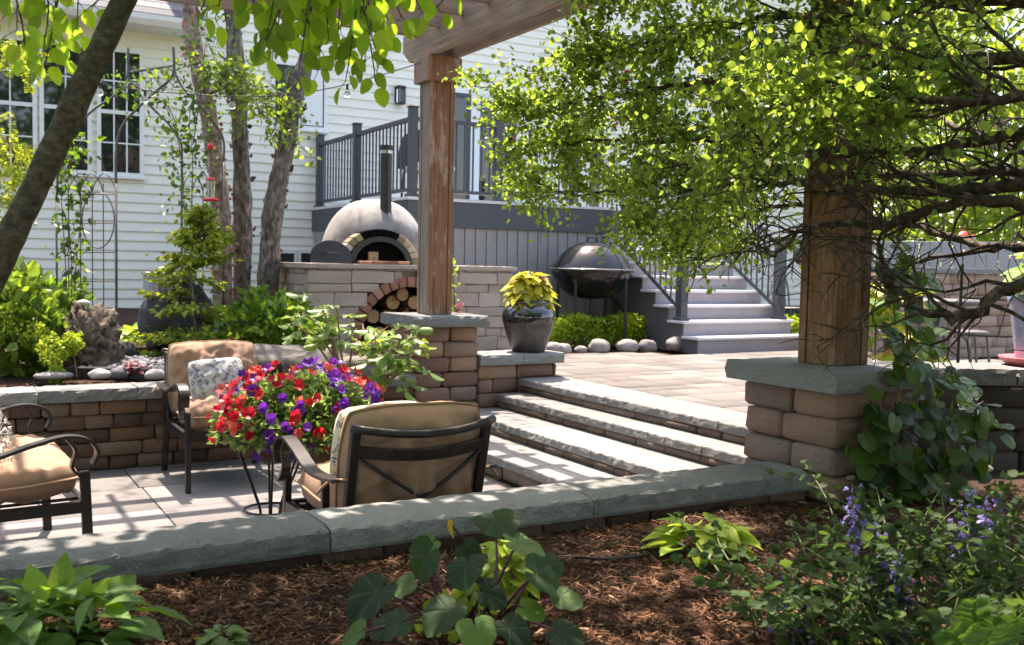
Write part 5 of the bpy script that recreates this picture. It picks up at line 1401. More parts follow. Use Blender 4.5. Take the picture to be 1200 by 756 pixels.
# ================================================================== BIRCH CLUMP
def birch(label, pts, rads, mat, leaf_pts):
    P_ = [np.array(p) for p in pts]; t = thing('birch_tree', label, 'tree', P_[0]); L = smooth_poly(P_, 8)
    rr_ = np.interp(np.linspace(0, 1, len(L)), np.linspace(0, 1, len(rads)), rads)*(1+.10*rng.normal(size=len(L)).clip(-1, 1))
    V, T = tubes_np([(L, rr_)], 14); V = V+np.array([noise.noise(Vector(tuple(p*9)))*.018 for p in V])[:, None]*np.array((1,1,0))
    link('trunk', mesh_np('trunk', V, T, M[mat], True), t, world=True)
    # peeling curls
    n = 130; k = rng.integers(3, len(L)-2, n); a = rng.uniform(0, 2*math.pi, n); o = np.stack([np.cos(a), np.sin(a), np.zeros(n)], 1)
    v, q = scatter(LEAF, L[k]+o*(rr_[k]*.95)[:, None]+rng.normal(size=(n,3))*np.array((0,0,.04)), np.stack([o[:,1],-o[:,0],rng.normal(size=n)*.5], 1)+o*.35, o, .05+.05*rng.random(n)); link('peeling_bark', mesh_np('peeling_bark', v, q, M['peel' if mat == 'bark_birch' else mat]), t, world=True)['kind'] = 'stuff'
    segs = []; P2 = []
    for b0, e in leaf_pts:
        br = smooth_poly([b0, (np.array(b0)+np.array(e))/2+rng.normal(size=3)*.08, e], 6); segs.append((br, np.linspace(.018, .004, len(br))))
        for s in range(4):
            q_ = br[rng.integers(3, len(br))]; tw = wob(q_, rdir(1)[0]*np.array((1,1,.4))+np.array((0,0,-.3)), rng.uniform(.2, .5), 5, .25, -.08); segs.append((tw, np.linspace(.005, .002, 6)))
            for w_ in tw: P2.append(w_+rng.normal(size=(7, 3))*.05)
    # crown above the frame
    top_ = P_[-1]; q_ = in_ellipsoid(1500, top_+np.array((0,0,1.2)), (1.5,1.2,1.1), .2, .4, 3); P2.append(q_[rng.random(len(q_)) < .6])
    for s in range(12):
        e = top_+np.array((rng.normal()*.9, rng.normal()*.8, rng.uniform(.6, 2.0))); segs.append((smooth_poly([top_, (top_+e)/2+np.array((0,0,.2)), e], 5), np.linspace(.035, .008, 11)))
    P2 = np.concatenate(P2); cloud('crown', LEAF, P2, .065, M['l_birch'], t, droop=.5)
    v, q = tubes_np(segs); link('branches', mesh_np('branches', v, q, M['bark_birchdark']), t, world=True)['kind'] = 'stuff'
    return t
zb = .66
g1 = G(262, 9.9, zb-.05); g2 = G(283, 10.1, zb-.05); g3 = G(312, 9.8, zb-.05)
birch('river birch with shaggy pinkish peeling bark, behind the hanging feeder', [g1, Pd(258,250,9.9), Pd(247,150,9.9), Pd(228,60,9.8), Pd(218,-20,9.8), Pd(205,-110,9.8)], (.11,.092,.084,.078,.07,.06), 'bark_birch', [(Pd(228,60,9.8), Pd(245,90,9.3)), (Pd(240,110,9.8), Pd(262,80,9.3))])
birch('straight grey-brown birch trunk in the middle of the clump', [g2, Pd(284,250,10.1), Pd(281,150,10.1), Pd(275,60,10.1), Pd(270,-20,10.1), Pd(268,-110,10.1)], (.10,.092,.087,.08,.075,.07), 'bark_birchdark', [(Pd(280,120,10), Pd(300,100,9.4)), (Pd(278,80,10), Pd(255,60,9.4))])
birch('leaning grey birch trunk nearest the oven, bending towards the pergola', [g3, Pd(318,270,9.8), Pd(333,180,9.8), Pd(350,100,9.8), Pd(368,40,9.8), Pd(385,-60,9.8)], (.11,.098,.09,.083,.077,.07), 'bark_birchdark', [(Pd(345,120,9.7), Pd(318,112,9.2)), (Pd(340,150,9.7), Pd(300,125,9.2))])

# ================================================================== REDBUD (leaning trunk on the left)
tb = G(-175, 2.75, ZM-.05)
rt = thing('redbud_tree', 'redbud with smooth leaning grey trunk and big round back-lit leaves', 'tree', tb)
L = smooth_poly([tb, Pd(-60,430,2.72), Pd(2,300,2.72), Pd(45,212,2.74), Pd(92,112,2.76), Pd(132,28,2.8), Pd(165,-50,2.85), Pd(190,-150,2.9)], 8)
rr_ = np.interp(np.linspace(0,1,len(L)), [0,.3,.6,1], [.050,.038,.034,.026]); rr_ *= 1+.05*rng.normal(size=len(L)).clip(-1,1)
V, T = tubes_np([(L, rr_)], 16); V = V+np.array([noise.noise(Vector(tuple(p*14)))*.006 for p in V])[:, None]
link('trunk', mesh_np('trunk', V, T, M['bark_redbud'], True), rt, world=True)
segs = []
hub = L[-6]
lf_me = [leaf_mesh('leaf', [(0,.0),(.06,.18),(.2,.34),(.42,.40),(.64,.37),(.84,.24),(.95,.1),(1,0)], 'l_redbud', .12, .25), leaf_mesh('leaf', [(0,.0),(.06,.15),(.2,.28),(.42,.34),(.64,.31),(.84,.2),(.95,.09),(1,0)], 'l_redbud', .05, .45)]
rj = random.Random(31)
def redbud_twig(x, y0, x1, y1, d, n):
    """twig hanging into view from (x,y0) to (x1,y1), leaves alternate along it"""
    a, b = Pd(x, y0, d), Pd(x1, y1, d+rj.uniform(-.15, .15)); tw = smooth_poly([a, (a+b)/2+rng.normal(size=3)*.03+np.array((0,0,.02)), b], 5); segs.append((tw, np.linspace(.004, .0015, len(tw))))
    for i in range(n):
        f_ = (i+.5)/n; p = tw[min(int(f_*len(tw)), len(tw)-1)]; s = 1 if i % 2 else -1
        fd = RT*s*rj.uniform(.3, .9)+FW*rj.uniform(-.6, .6)+np.array((0,0,-rj.uniform(.3, 1.0)))
        pet = p+unit(fd)*.025; segs.append((np.array([p, pet]), (.0012, .001)))
        put_leaf(rj.choice(lf_me), pet, fd+np.array((0,0,-.3)), -FW*rj.uniform(.2, 1)+RT*rj.uniform(-.6,.6)+np.array((0,0,rj.uniform(.1, .9))), rj.uniform(.042, .066), rt)
for (x, y0, x1, y1, n) in ((10,-60,20,35,6),(35,-60,50,62,8),(60,-60,72,72,8),(85,-60,90,35,7),(100,-60,98,15,5),(20,-50,5,20,5),(48,-50,66,40,7),(75,-50,52,80,8),
        (240,-50,236,12,4),(255,-50,252,22,4),(300,-50,306,30,6),(318,-60,322,60,8),(335,-60,345,50,8),(352,-60,362,20,6),(370,-60,372,85,9),(385,-60,395,60,8),(400,-60,405,95,9),(412,-60,418,50,8),(425,-60,428,70,8),(440,-60,436,40,7),(448,-60,470,20,6),(470,-60,495,15,5),(490,-60,503,18,5),(360,-50,350,85,7),(392,-50,378,30,6),(430,-50,455,35,7),(330,-50,312,45,6),(410,-50,440,95,7),(345,-50,385,45,7),(5,-50,30,70,7)):
    redbud_twig(x, y0, x1, y1, rj.uniform(2.75, 3.25), int(n*1.35)+1)
for _k in range(16):
    x_ = rj.uniform(300, 470); redbud_twig(x_, -50, x_+rj.uniform(-25, 30), rj.uniform(5, 75), rj.uniform(2.75, 3.3), 8)
for (x, y, d) in ((60,-90,2.9),(-20,-100,2.9),(260,-90,2.95),(330,-80,3.0),(400,-75,3.0),(470,-70,3.05),(120,-160,3.2),(250,-200,3.4)):
    e = Pd(x, y, d); br = smooth_poly([hub, (hub+e)/2+np.array((0,0,.08)), e], 6); segs.append((br, np.linspace(.02, .005, len(br))))
# crown overhead, above the picture
P2 = []
for k in range(30):
    e = hub+np.array((rng.uniform(-1.6, 2.0), rng.uniform(-.9, 1.9), rng.uniform(.35, 1.6))); br = smooth_poly([hub+np.array((0,0,.2)), (hub+e)/2+rng.normal(size=3)*.15+np.array((0,0,.2)), e], 6); segs.append((br, np.linspace(.016, .004, len(br))))
    for b0 in br[7:]:
        P2.append(b0+rng.normal(size=(24, 3))*np.array((.20,.20,.12)))
P2 = np.concatenate(P2); P2 = P2[P2[:, 2] > 2.45+.12*np.maximum(0, P2[:, 1]-3.0)]
cloud('crown', LEAFR, P2, .085, M['l_redbud'], rt, up=1.2, droop=.4)
v, q = tubes_np(segs); link('branches', mesh_np('branches', v, q, M['bark_redbud']), rt, world=True)['kind'] = 'stuff'
# honey-locust sapling, yellow leaflets by the window
c = G(-30, 8.6, .55); t = thing('honey_locust', 'small golden honey locust with feathery yellow leaflets at the window', 'tree', c)
segs = []; P2 = []; D2 = []
tr_ = smooth_poly([c, Pd(-28,250,8.6), Pd(-20,160,8.6), Pd(-15,60,8.6)], 5); segs.append((tr_, np.linspace(.03, .012, len(tr_))))
for (x, y) in ((8,70),(22,60),(34,70),(6,165),(15,185),(10,215),(18,200),(3,235),(5,50),(14,175)):
    e = Pd(x, y, 8.4+rng.uniform(-.2,.2)); b0 = tr_[np.argmin(np.abs(tr_[:, 2]-e[2]-.1))]; br = smooth_poly([b0, (b0+e)/2+np.array((0,0,.08)), e], 5); segs.append((br, np.linspace(.008, .002, len(br))))
    for s in range(10):
        a0 = e+rng.normal(size=3)*.09; dd = rdir(1)[0]+np.array((0,0,-.8)); dd = unit(dd); sd2 = unit(np.cross(dd, FW))
        for u in np.linspace(0, .16, 9):
            for sg in (-1, 1): P2.append(a0+dd*u); D2.append(sd2*sg+dd*.4)
v, q = scatter(LEAF, np.array(P2), np.array(D2), rdir(len(P2), .5), .04); link('crown', mesh_np('crown', v, q, M['l_locust']), t, world=True)
v, q = tubes_np(segs); link('trunk', mesh_np('trunk', v, q, M['cane']), t, world=True)

# ================================================================== CRAB APPLE (crown on the right)
tb = G(1400, 3.5, ZM-.05)
ta = thing('crabapple_tree', 'spreading crab apple with tangled dark branches and small bright leaves', 'tree', tb)
crotch = Pd(1380, 330, 3.5)
trunk = smooth_poly([tb, (tb+crotch)/2+np.array((.03,.02,0)), crotch, Pd(1370, 150, 3.5), Pd(1340,-50,3.6)], 6)
V, T = tubes_np([(trunk, np.linspace(.11, .06, len(trunk)))], 12); link('trunk', mesh_np('trunk', V, T, M['bark_apple'], True), ta, world=True)
limbs = [
 [(1380,330,3.5),(1270,318,3.5),(1195,335,3.55),(1130,368,3.65),(1090,362,3.7),(1045,340,3.8),(1033,318,3.85),(1034,270,3.9),(1036,220,4.0)],
 [(1375,290,3.5),(1250,250,3.55),(1150,235,3.7),(1085,248,3.8),(1040,262,3.9),(985,262,4.0),(945,268,4.2),(905,300,4.4),(890,285,4.6)],
 [(1370,220,3.5),(1230,215,3.6),(1120,225,3.8),(1040,222,4.0),(950,215,4.3),(880,215,4.7),(815,225,5.0),(760,232,5.2)],
 [(1370,180,3.5),(1240,150,3.6),(1130,170,3.9),(1000,180,4.3),(880,165,4.8),(775,165,5.2),(700,165,5.5),(645,170,5.6)],
 [(1365,120,3.5),(1230,70,3.6),(1100,70,3.9),(960,90,4.3),(840,95,4.8),(740,110,5.2),(670,120,5.5),(615,140,5.6)],
 [(1360,60,3.5),(1200,0,3.7),(1060,10,4.1),(930,20,4.5),(830,35,4.9),(760,60,5.2),(715,60,5.4)],
 [(1350,0,3.6),(1200,-80,3.9),(1040,-70,4.3),(900,-60,4.7),(800,-40,5.1),(740,-20,5.3)],
 [(1370,200,3.5),(1250,190,3.9),(1150,160,4.4),(1050,130,4.9),(930,140,5.4),(840,150,5.8)],
 [(1370,250,3.5),(1260,280,3.8),(1160,290,4.3),(1080,270,4.7),(1000,250,5.0),(920,240,5.2),(870,255,5.3),(825,275,5.4),(795,290,5.4)],
 [(1370,200,3.5),(1240,200,3.8),(1100,205,4.3),(980,200,4.8),(880,195,5.1),(800,205,5.4),(730,222,5.6),(675,230,5.7),(630,215,5.7)],
 [(1350,100,3.5),(1230,110,3.2),(1120,120,3.3),(1010,100,3.6),(930,110,3.9)],
 [(1345,-30,3.6),(1180,-130,3.6),(1050,-200,3.9),(900,-220,4.4),(760,-180,4.9)],
 [(1350,-60,3.6),(1300,-250,3.4),(1150,-330,3.6),(980,-350,4.0)],
 [(1340,-60,3.6),(1120,-120,4.2),(920,-130,4.8),(760,-130,5.2),(640,-140,5.4)],
 [(1340,-80,3.6),(1120,-230,4.0),(900,-260,4.3),(700,-280,4.6),(540,-300,4.9)],
]
START = [.92, .86, .52, .42, .26, .12, .05, .35, .52, .5, .30, .05, .05, .25, .55]
segs = []; LP = []; LD = []
def leafy(tw, n, s=.03):
    k = rng.integers(0, len(tw), n); LP.append(tw[k]+rng.normal(size=(n, 3))*s)
    d_ = unit(tw[-1]-tw[0]+1e-6)[None]*.5+rdir(n)*.8; d_[:, 2] -= .15; LD.append(d_)
for li, lm in enumerate(limbs):
    L = smooth_poly([Pd(*q_) for q_ in lm], 6); n = len(L); L = L+rng.normal(size=L.shape)*.008
    segs.append((L, np.linspace(.030 if li < 6 else .024, .005, n)))
    nb = 34
    for b in range(nb):
        f_ = .10+.90*(b+rng.random())/nb; i = min(int(f_*(n-1)), n-2); p = L[i]; d0 = unit(L[i+1]-L[i]); sd2 = unit(np.cross(d0, (0,0,1.)))
        if f_ < START[li]-.1 and rng.random() < .45: continue
        ln = rng.uniform(.32, .80)*(1.05-.5*f_)
        dr_ = d0*rng.uniform(.3, 1.)+sd2*rng.uniform(-1, 1)+np.array((0, 0, rng.uniform(-.30, .5)))
        br = wob(p, dr_, ln, 7, .2, .0); segs.append((br, np.linspace(.009*(1.3-f_), .0022, 8)))
        dens = np.clip((f_-START[li])*4.5, .03, 1.0)
        for s in range(rng.integers(5, 8)):
            j = rng.integers(2, 8); tw = wob(br[j], rdir(1)[0]*np.array((1,1,.7))+unit(br[-1]-br[0])*.7+np.array((0,0,-.12)), rng.uniform(.10, .30), 5, .25, -.03); segs.append((tw, np.linspace(.003, .0012, 6)))
            m_ = int(rng.integers(18, 32)*dens)
            if m_: leafy(tw, m_)
        if dens > .3: leafy(br[2:], int(24*dens), .04)
LP = np.concatenate(LP); LD = np.concatenate(LD)
print('apple leaves', len(LP)); v, q = scatter(OVATE, LP, LD, rdir(len(LP), .7), .019+.023*rng.random(len(LP))); link('crown', mesh_np('crown', v, q, M['l_apple']), ta, world=True)
v, q = tubes_np(segs, 5); link('branches', mesh_np('branches', v, q, M['bark_apple'], True), ta, world=True)['kind'] = 'stuff'
bl = np.array([Pd(1132,275,5), Pd(735,90,5.2), Pd(722,140,5.3)]); cloud('blossom', LEAFR, np.repeat(bl, 7, 0)+rng.normal(size=(21,3))*.015, .035, M['p_coral'], ta)

# ================================================================== RIGHT BACKGROUND
# trees behind the courtyard wall
def bg_tree(name, label, x, d, z0, h, r_, seed, n=9000, size=.19):
    c = G(x, d, z0); t = thing(name, label, 'tree', c, group='leafy trees beyond the courtyard wall'); cc = c+np.array((0,0,h*.58))
    p = in_ellipsoid(n, cc, (r_, r_, h*.46), .35, .45, seed); lum = np.array([noise.noise(Vector(tuple(q_*.9))+Vector((seed,0,0))) for q_ in p]); p = p[lum > -.12]
    cloud('crown', LEAF, p, size, M['l_bg'], t, up=.5, droop=.2)
    segs = [(np.array([c, c+np.array((.1,.05,h*.35)), c+np.array((.05,0,h*.75))]), (.16,.12,.05))]
    for k in range(9):
        a = k*.7; b0 = c+np.array((0,0,h*(.25+.05*k))); e = b0+np.array((math.cos(a)*r_*.7, math.sin(a)*r_*.7, h*.15)); segs.append((np.array([b0, (b0+e)/2+np.array((0,0,.15)), e]), (.06,.04,.015)))
    v, q = tubes_np(segs, 7); link('trunk', mesh_np('trunk', v, q, M['bark_birchdark'], True), t, world=True)
bg_tree('maple_tree', 'broad bright green tree behind the courtyard wall, next to the house corner', 1045, 21, .3, 7.5, 2.5, 1)
bg_tree('maple_tree', 'tall green tree behind the courtyard wall, beyond the bistro set', 1135, 24, .3, 9.5, 3.2, 2)
bg_tree('maple_tree', 'low bushy tree behind the courtyard wall, above the blue pot', 1225, 19, .3, 7.2, 2.8, 3)
bg_tree('maple_tree', 'distant green tree filling the gap past the house corner', 1000, 30, .3, 7, 2.6, 4)
bg_tree('maple_tree', 'dark leafy tree at the far side of the side garden', 1290, 22, .3, 7, 2.8, 5)
# tall garden trees on the near side of the bed, whose shade lies over the foreground
def shade_tree(label, x, y, h, r_, seed):
    c = np.array((x, y, .2)); t = thing('shade_tree', label, 'tree', c, group='tall shade trees over the near bed')
    cc = c+np.array((0, 0, h*.62)); p = in_ellipsoid(9000, cc, (r_, r_, h*.42), .25, .3, seed)
    cloud('crown', OVATE, p, .20, M['l_shrub'], t, up=.8, droop=.3)
    segs = [(np.array([c, c+np.array((.1,.05,h*.35)), c+np.array((.05,0,h*.8))]), (.24,.18,.06))]
    for k in range(10):
        a = k*.77; b0 = c+np.array((0,0,h*(.3+.05*k))); e = b0+np.array((math.cos(a)*r_*.7, math.sin(a)*r_*.7, h*.12)); segs.append((np.array([b0, (b0+e)/2+np.array((0,0,.2)), e]), (.08,.05,.02)))
    v, q = tubes_np(segs, 7); link('trunk', mesh_np('trunk', v, q, M['bark_birchdark'], True), t, world=True)
shade_tree('tall shade tree on the house-facing side lawn', -3.6, -2.6, 8.5, 3.4, 11)
shade_tree('wide shade tree behind the mulch bed', 1.2, -3.9, 9.5, 4.0, 12)
shade_tree('shade tree past the catmint end of the bed', 6.0, -2.2, 8.0, 3.3, 13)
shade_tree('shade tree at the open end of the lower patio', -7.5, 2.5, 9.0, 3.6, 14)
# far fence
a = G(960, 16.5, .4); b = G(1350, 15, .4); t = thing('garden_fence', 'grey-green board fence behind the courtyard wall', 'fence', (a[0], a[1], .4))
nb_ = 60
fb = MB().box((-.075,-.012,0),(.075,.012,1.55)).mesh('fence_board', M['utility'], bevel=.004); an = math.atan2(b[1]-a[1], b[0]-a[0]); LL = np.linalg.norm(b-a); nb_ = int(LL/.16)
for i in range(nb_): link('fence_board', fb, t, tuple(a+(b-a)*(i+.5)/nb_), True, (0,0,an))
for i in range(0, nb_, 14): q_ = a+(b-a)*i/nb_; MB().box((q_[0]-.05,q_[1]+.03,.35),(q_[0]+.05,q_[1]+.13,2.05)).build('fence_post', M['utility'], t, world=True)
# coleus/hydrangea behind the vine pier
def potted(name, label, x, d, z0, rad, h, mats, n, size, seed):
    c = G(x, d, z0); t = thing(name, label, 'plant', c); rj = random.Random(seed)
    mes = [leaf_mesh('leaf', WIDE, m_, .1, .45, .02) for m_ in mats]
    MB().tube([c, c+np.array((0,0,h*.7))], .018, 6).build('stem', M['stem'], t, world=True)
    leafy_mound(t, c+np.array((0,0,h*.35)), rad, h*.62, n, mes, size, rj, .4)
potted('caladium_plant', 'lime and pink caladium rising behind the cedar post on the vine pier', 1040, 5.6, .66, .20, .78, ['l_coleus','l_coleus','l_lime','l_hyd'], 60, .15, 3)
potted('caladium_plant', 'small pink-centred caladium leaning past the vine pier', 1068, 5.5, .74, .13, .36, ['l_pink','l_coleus','l_lime'], 26, .13, 4)
c = G(1058, 5.35, 0); t = thing('plant_pot', 'dark blue glazed pot half hidden by the climbing vine', 'pot', (c[0], c[1], .5))
MB().lathe([(.001,.0),(.10,.0),(.13,.1),(.14,.22),(.12,.3),(.135,.33),(.12,.34),(.10,.30),(.001,.28)], 28).build('body', M['bluepot'], t, True)
# blue pot on the side wall with saucer and ring stand
q0 = p0+dv*0; sw = lambda x, off: (lambda d_: np.array(G(x, d_, .985)))(5.0)
s_ = np.dot((G(1232, 5.02, 0)[:2]-p0), dv); bp = p0+dv*s_+np.array((-dv[1], dv[0]))*.16
t = thing('saucer', 'pink terracotta saucer under the blue pot on the side wall', 'saucer', (bp[0], bp[1], .985))
MB().lathe([(.001,.001),(.15,.001),(.19,.03),(.195,.045),(.18,.045),(.15,.02),(.001,.018)], 30).build('dish', M['pinkpot'], t, True)
t = thing('blue_pot', 'pale blue ceramic pot standing in a saucer on the side wall', 'pot', (bp[0], bp[1], 1.006))
MB().lathe([(.001,.0),(.10,.0),(.115,.02),(.135,.16),(.15,.28),(.165,.31),(.165,.345),(.15,.345),(.14,.30),(.001,.28)], 30).build('body', M['bluepot'], t, True)
t2 = thing('pot_plant', 'sparse green plant growing in the pale blue pot', 'plant', (bp[0], bp[1], 1.29))
rj = random.Random(77); leafy_mound(t2, (bp[0], bp[1], 1.31), .2, .25, 26, hos, .12, rj, .4)
st2 = p0+dv*(s_-.25)+np.array((-dv[1], dv[0]))*.5
t = thing('plant_stand', 'thin black iron rod stand with ring arms beside the blue pot', 'plant stand', (st2[0], st2[1], U))
MB().tube([(0,0,0),(0,0,1.0)], .009, 6).build('rod', M['blackmetal'], t)
for zz in (.62, .82): MB().tube([(0,0,zz),(.25*dv[0],.25*dv[1],zz-.01),(.5*dv[0],.5*dv[1],zz)], .007, 6).build('arm', M['blackmetal'], t)
MB().tube([(.16*math.cos(a), .16*math.sin(a), .004) for a in np.linspace(0, 6.283, 20)], .007, 6, False).build('foot_ring', M['blackmetal'], t)
# bistro set
c = G(1098, 8.2, U); t = thing('bistro_table', 'grey metal bar-height bistro table before the courtyard wall', 'table', c)
MB().lathe([(.001,.735),(.36,.735),(.37,.725),(.37,.705),(.36,.70),(.001,.70)], 36).build('table_top', M['iron'], t, True)
MB().tube([(0,0,.05),(0,0,.70)], .03, 10).build('pedestal', M['iron'], t, True)
for k in range(4):
    a = k*math.pi/2+.4; MB().tube(smooth_poly([(.02*math.cos(a),.02*math.sin(a),.5),(.16*math.cos(a),.16*math.sin(a),.47),(.26*math.cos(a),.26*math.sin(a),.35),(.27*math.cos(a),.27*math.sin(a),.0)], 4), .014, 6).build('leg', M['iron'], t, True)
MB().lathe([(.001,.004),(.3,.004),(.3,.03),(.001,.03)], 30).build('base', M['iron'], t)
def bistro_chair(x, d, rz, label, z=U):
    c = G(x, d, z); t = thing('bistro_chair', label, 'chair', c, rz, 'metal bistro chairs')
    MB().lathe([(.001,.46),(.2,.46),(.21,.45),(.2,.44),(.001,.44)], 24).build('seat', M['iron'], t, True)
    for sx in (-1, 1):
        MB().tube([(sx*.17,.15,.45),(sx*.2,.2,0)], .011, 6).build('leg', M['iron'], t); MB().tube([(sx*.17,-.15,.45),(sx*.2,-.2,0)], .011, 6).build('leg', M['iron'], t)
    pts = smooth_poly([(-.19,-.17,.45),(-.2,-.2,.65),(-.16,-.23,.84),(0,-.24,.91),(.16,-.23,.84),(.2,-.2,.65),(.19,-.17,.45)], 5)
    MB().tube(pts, .012, 6).build('back_hoop', M['iron'], t, True)
    for x_ in (-.13,-.08,-.03,.03,.08,.13): MB().tube([(x_,-.175,.45),(x_*.95,-.225,.86-abs(x_)*.4)], .005, 5).build('back_bar', M['iron'], t)
    for z_ in (.55,.63,.71,.79): MB().tube([(-.19,-.195,z_),(0,-.225,z_),(.19,-.195,z_)], .004, 5).build('back_wire', M['iron'], t)
bistro_chair(1060, 8.4, R(150), 'metal bistro chair left of the bar table, turned sideways')
bistro_chair(1128, 8.6, R(200), 'metal bistro chair behind the bar table, facing the stairs')
bistro_chair(925, 13.2, R(185), 'wire-backed metal chair against the siding beside the stairs')
# wall bell / orb ornament by the siding
p = Pd(941, 300, 13.0); t = thing('garden_orb', 'dark blue mosaic orb on an iron stake beside the wire-backed chair', 'ornament', (p[0], p[1], U))
MB().lathe([(.001,-.13),(.07,-.11),(.115,-.06),(.13,0),(.115,.06),(.07,.11),(.001,.13)], 24, (0,0,p[2]-U)).build('orb', M['potglaze'], t, True)
MB().tube([(0,0,0),(0,0,p[2]-U-.12)], .01, 6).build('stake', M['iron'], t)

# ================================================================== VINE ON THE RIGHT PIER
c = np.array((3.62, 2.80, ZM)); t = thing('climbing_hydrangea', 'climbing vine with round green leaves draped over the stone pier', 'vine', c)
P_ = []; segs = []
runs = [[c, (3.55,2.86,.7), (3.5,2.82,.95), (3.6,2.86,1.1), (3.72,2.95,1.22)], [c, (3.75,2.84,.65), (3.8,2.86,.85), (3.85,2.9,1.0), (3.86,3.0,1.12)], [c, (3.45,2.86,.6), (3.4,2.84,.78), (3.42,2.84,.9)], [c, (3.9,2.8,.55), (4.02,2.8,.72), (4.0,2.85,.85)], [(3.6,2.86,1.05),(3.68,2.95,1.3),(3.66,2.98,1.5)], [c,(3.65,2.78,.55),(3.75,2.76,.7),(3.68,2.8,.95)]]
vl = [heart_mesh('leaf', 'l_vine', .2, .1, .01)]
rj = random.Random(51); nleaf = 0
for r_ in runs:
    L = smooth_poly([np.array(q_, float) for q_ in r_], 6); segs.append((L, np.linspace(.008, .003, len(L))))
    for k in range(46):
        q_ = L[rj.randrange(1, len(L))]; p = q_+np.array((rj.gauss(0,.075), rj.gauss(-.02,.045), rj.gauss(0,.05)))
        if p[2] < .47: continue
        o = np.array((rj.gauss(0,.6), -.5+rj.gauss(0,.4), -.5+rj.gauss(0,.4))); put_leaf(vl[0], p, o, (rj.gauss(0,.35), -1, .9+rj.gauss(0,.3)), rj.uniform(.045, .075), t)
v, q = tubes_np(segs); link('stem', mesh_np('stem', v, q, M['cane']), t, world=True)
q_ = np.array((4.0, 2.83, .86)); cloud('flower_head', LEAFR, q_+rng.normal(size=(30, 3))*np.array((.03,.02,.03)), .028, M['p_white'], t)

# ================================================================== FOREGROUND PLANTS
def ground_z(p): return z_near(float(p[0]), float(p[1]))
# ligularia
c = G(556, 2.62, 0); c[2] = ground_z(c)-.01
lg = thing('ligularia', 'ligularia with big dark heart-shaped leaves on purple stalks in the mulch', 'plant', c)
hm = [heart_mesh('leaf', 'l_lig', .25, .12, .02), heart_mesh('leaf', 'l_lig', .45, .25, .03), heart_mesh('leaf', 'l_liglite', .2, .1, .03), heart_mesh('leaf', 'l_yellow', .3, .4, .03), heart_mesh('leaf', 'l_broad', .3, .2, .02)]
segs = []; rj = random.Random(6)
# (x, y of blade centre, d, size, mesh, facing in image right, tilt to viewer)
spec = [(585,615,2.75,.125,0,.4,.5),(430,705,2.5,.155,1,-.6,1.1),(495,660,2.6,.12,1,-.3,1.2),(545,672,2.55,.12,0,.1,.8),(618,640,2.7,.13,2,.8,.6),(640,680,2.5,.13,1,.2,1.2),(668,703,2.5,.10,2,.9,.7),(515,725,2.4,.13,1,-.3,1.1),(580,700,2.5,.11,0,.4,.8),(470,690,2.65,.09,4,-.8,.7),(530,622,2.7,.055,3,-.2,.6),(552,650,2.72,.08,0,.3,.9),(605,745,2.3,.11,1,.6,.9),(560,745,2.3,.10,4,.1,.8),(455,735,2.35,.11,0,-.5,.8),(625,718,2.45,.085,4,.5,.8),(540,700,2.6,.09,4,-.1,.9),(410,748,2.3,.10,4,-.4,.5),(665,745,2.35,.09,0,.7,.7),(498,640,2.75,.08,4,-.5,.8),(645,665,2.72,.09,0,.6,.9)]
for (x, y, d, s, mi, rx, tv) in spec:
    b = Pd(x, y, d); b0 = c+np.array((rj.gauss(0,.05), rj.gauss(0,.05), .0)); mid = (b0*.45+b*.55)+np.array((0,0,.04))
    fd = RT*(rx*1.3+rj.gauss(0,.25))+FW*rj.uniform(-.6,.25)+np.array((0,0,-.1-.28*tv)); nr = -FW*(tv*.55+rj.gauss(0,.15))+np.array((0,0,1.))+RT*(rx*.25+rj.gauss(0,.3))
    hb = b-unit(fd)*s*.25; segs.append((smooth_poly([b0, mid, hb], 5), np.linspace(.0055, .003, 11)))
    put_leaf(hm[mi], hb, fd, nr, s*rj.uniform(.66, .84), lg)
v, q = tubes_np(segs, 6); link('stalks', mesh_np('stalks', v, q, M['stem_purple'], True), lg, world=True)
q_ = in_ellipsoid(70, c+np.array((0,0,.06)), (.16,.14,.08), .1, 0); cloud('young_leaves', LEAFR, q_, .035, M['l_lime'], lg)
# chartreuse clumps
def clump(x, d, label, rad, h, n, size, seed, name='heuchera', mat='l_lime'):
    c = G(x, d, 0); c[2] = ground_z(c)-.005; t = thing(name, label, 'plant', c); rj = random.Random(seed)
    mes = [leaf_mesh('leaf', WIDE, mat, .12, .4, .015), leaf_mesh('leaf', OVAL, mat, .12, .3, .01)]
    leafy_mound(t, c, rad, h, n, mes, size, rj, .5); return t
clump(597, 2.92, 'lime-green clump of small leaves behind the ligularia', .13, .16, 60, .075, 1)
clump(832, 3.30, 'lime-green leafy clump in the mulch before the low wall', .17, .13, 62, .095, 2, 'clematis_clump')
clump(262, 2.45, 'small grey-green sedum clump in the mulch', .07, .06, 46, .04, 3, 'sedum', 'l_liglite')
clump(150, 2.7, 'tiny green seedlings at the foot of the low wall', .06, .04, 14, .03, 4, 'seedling', 'l_broad')
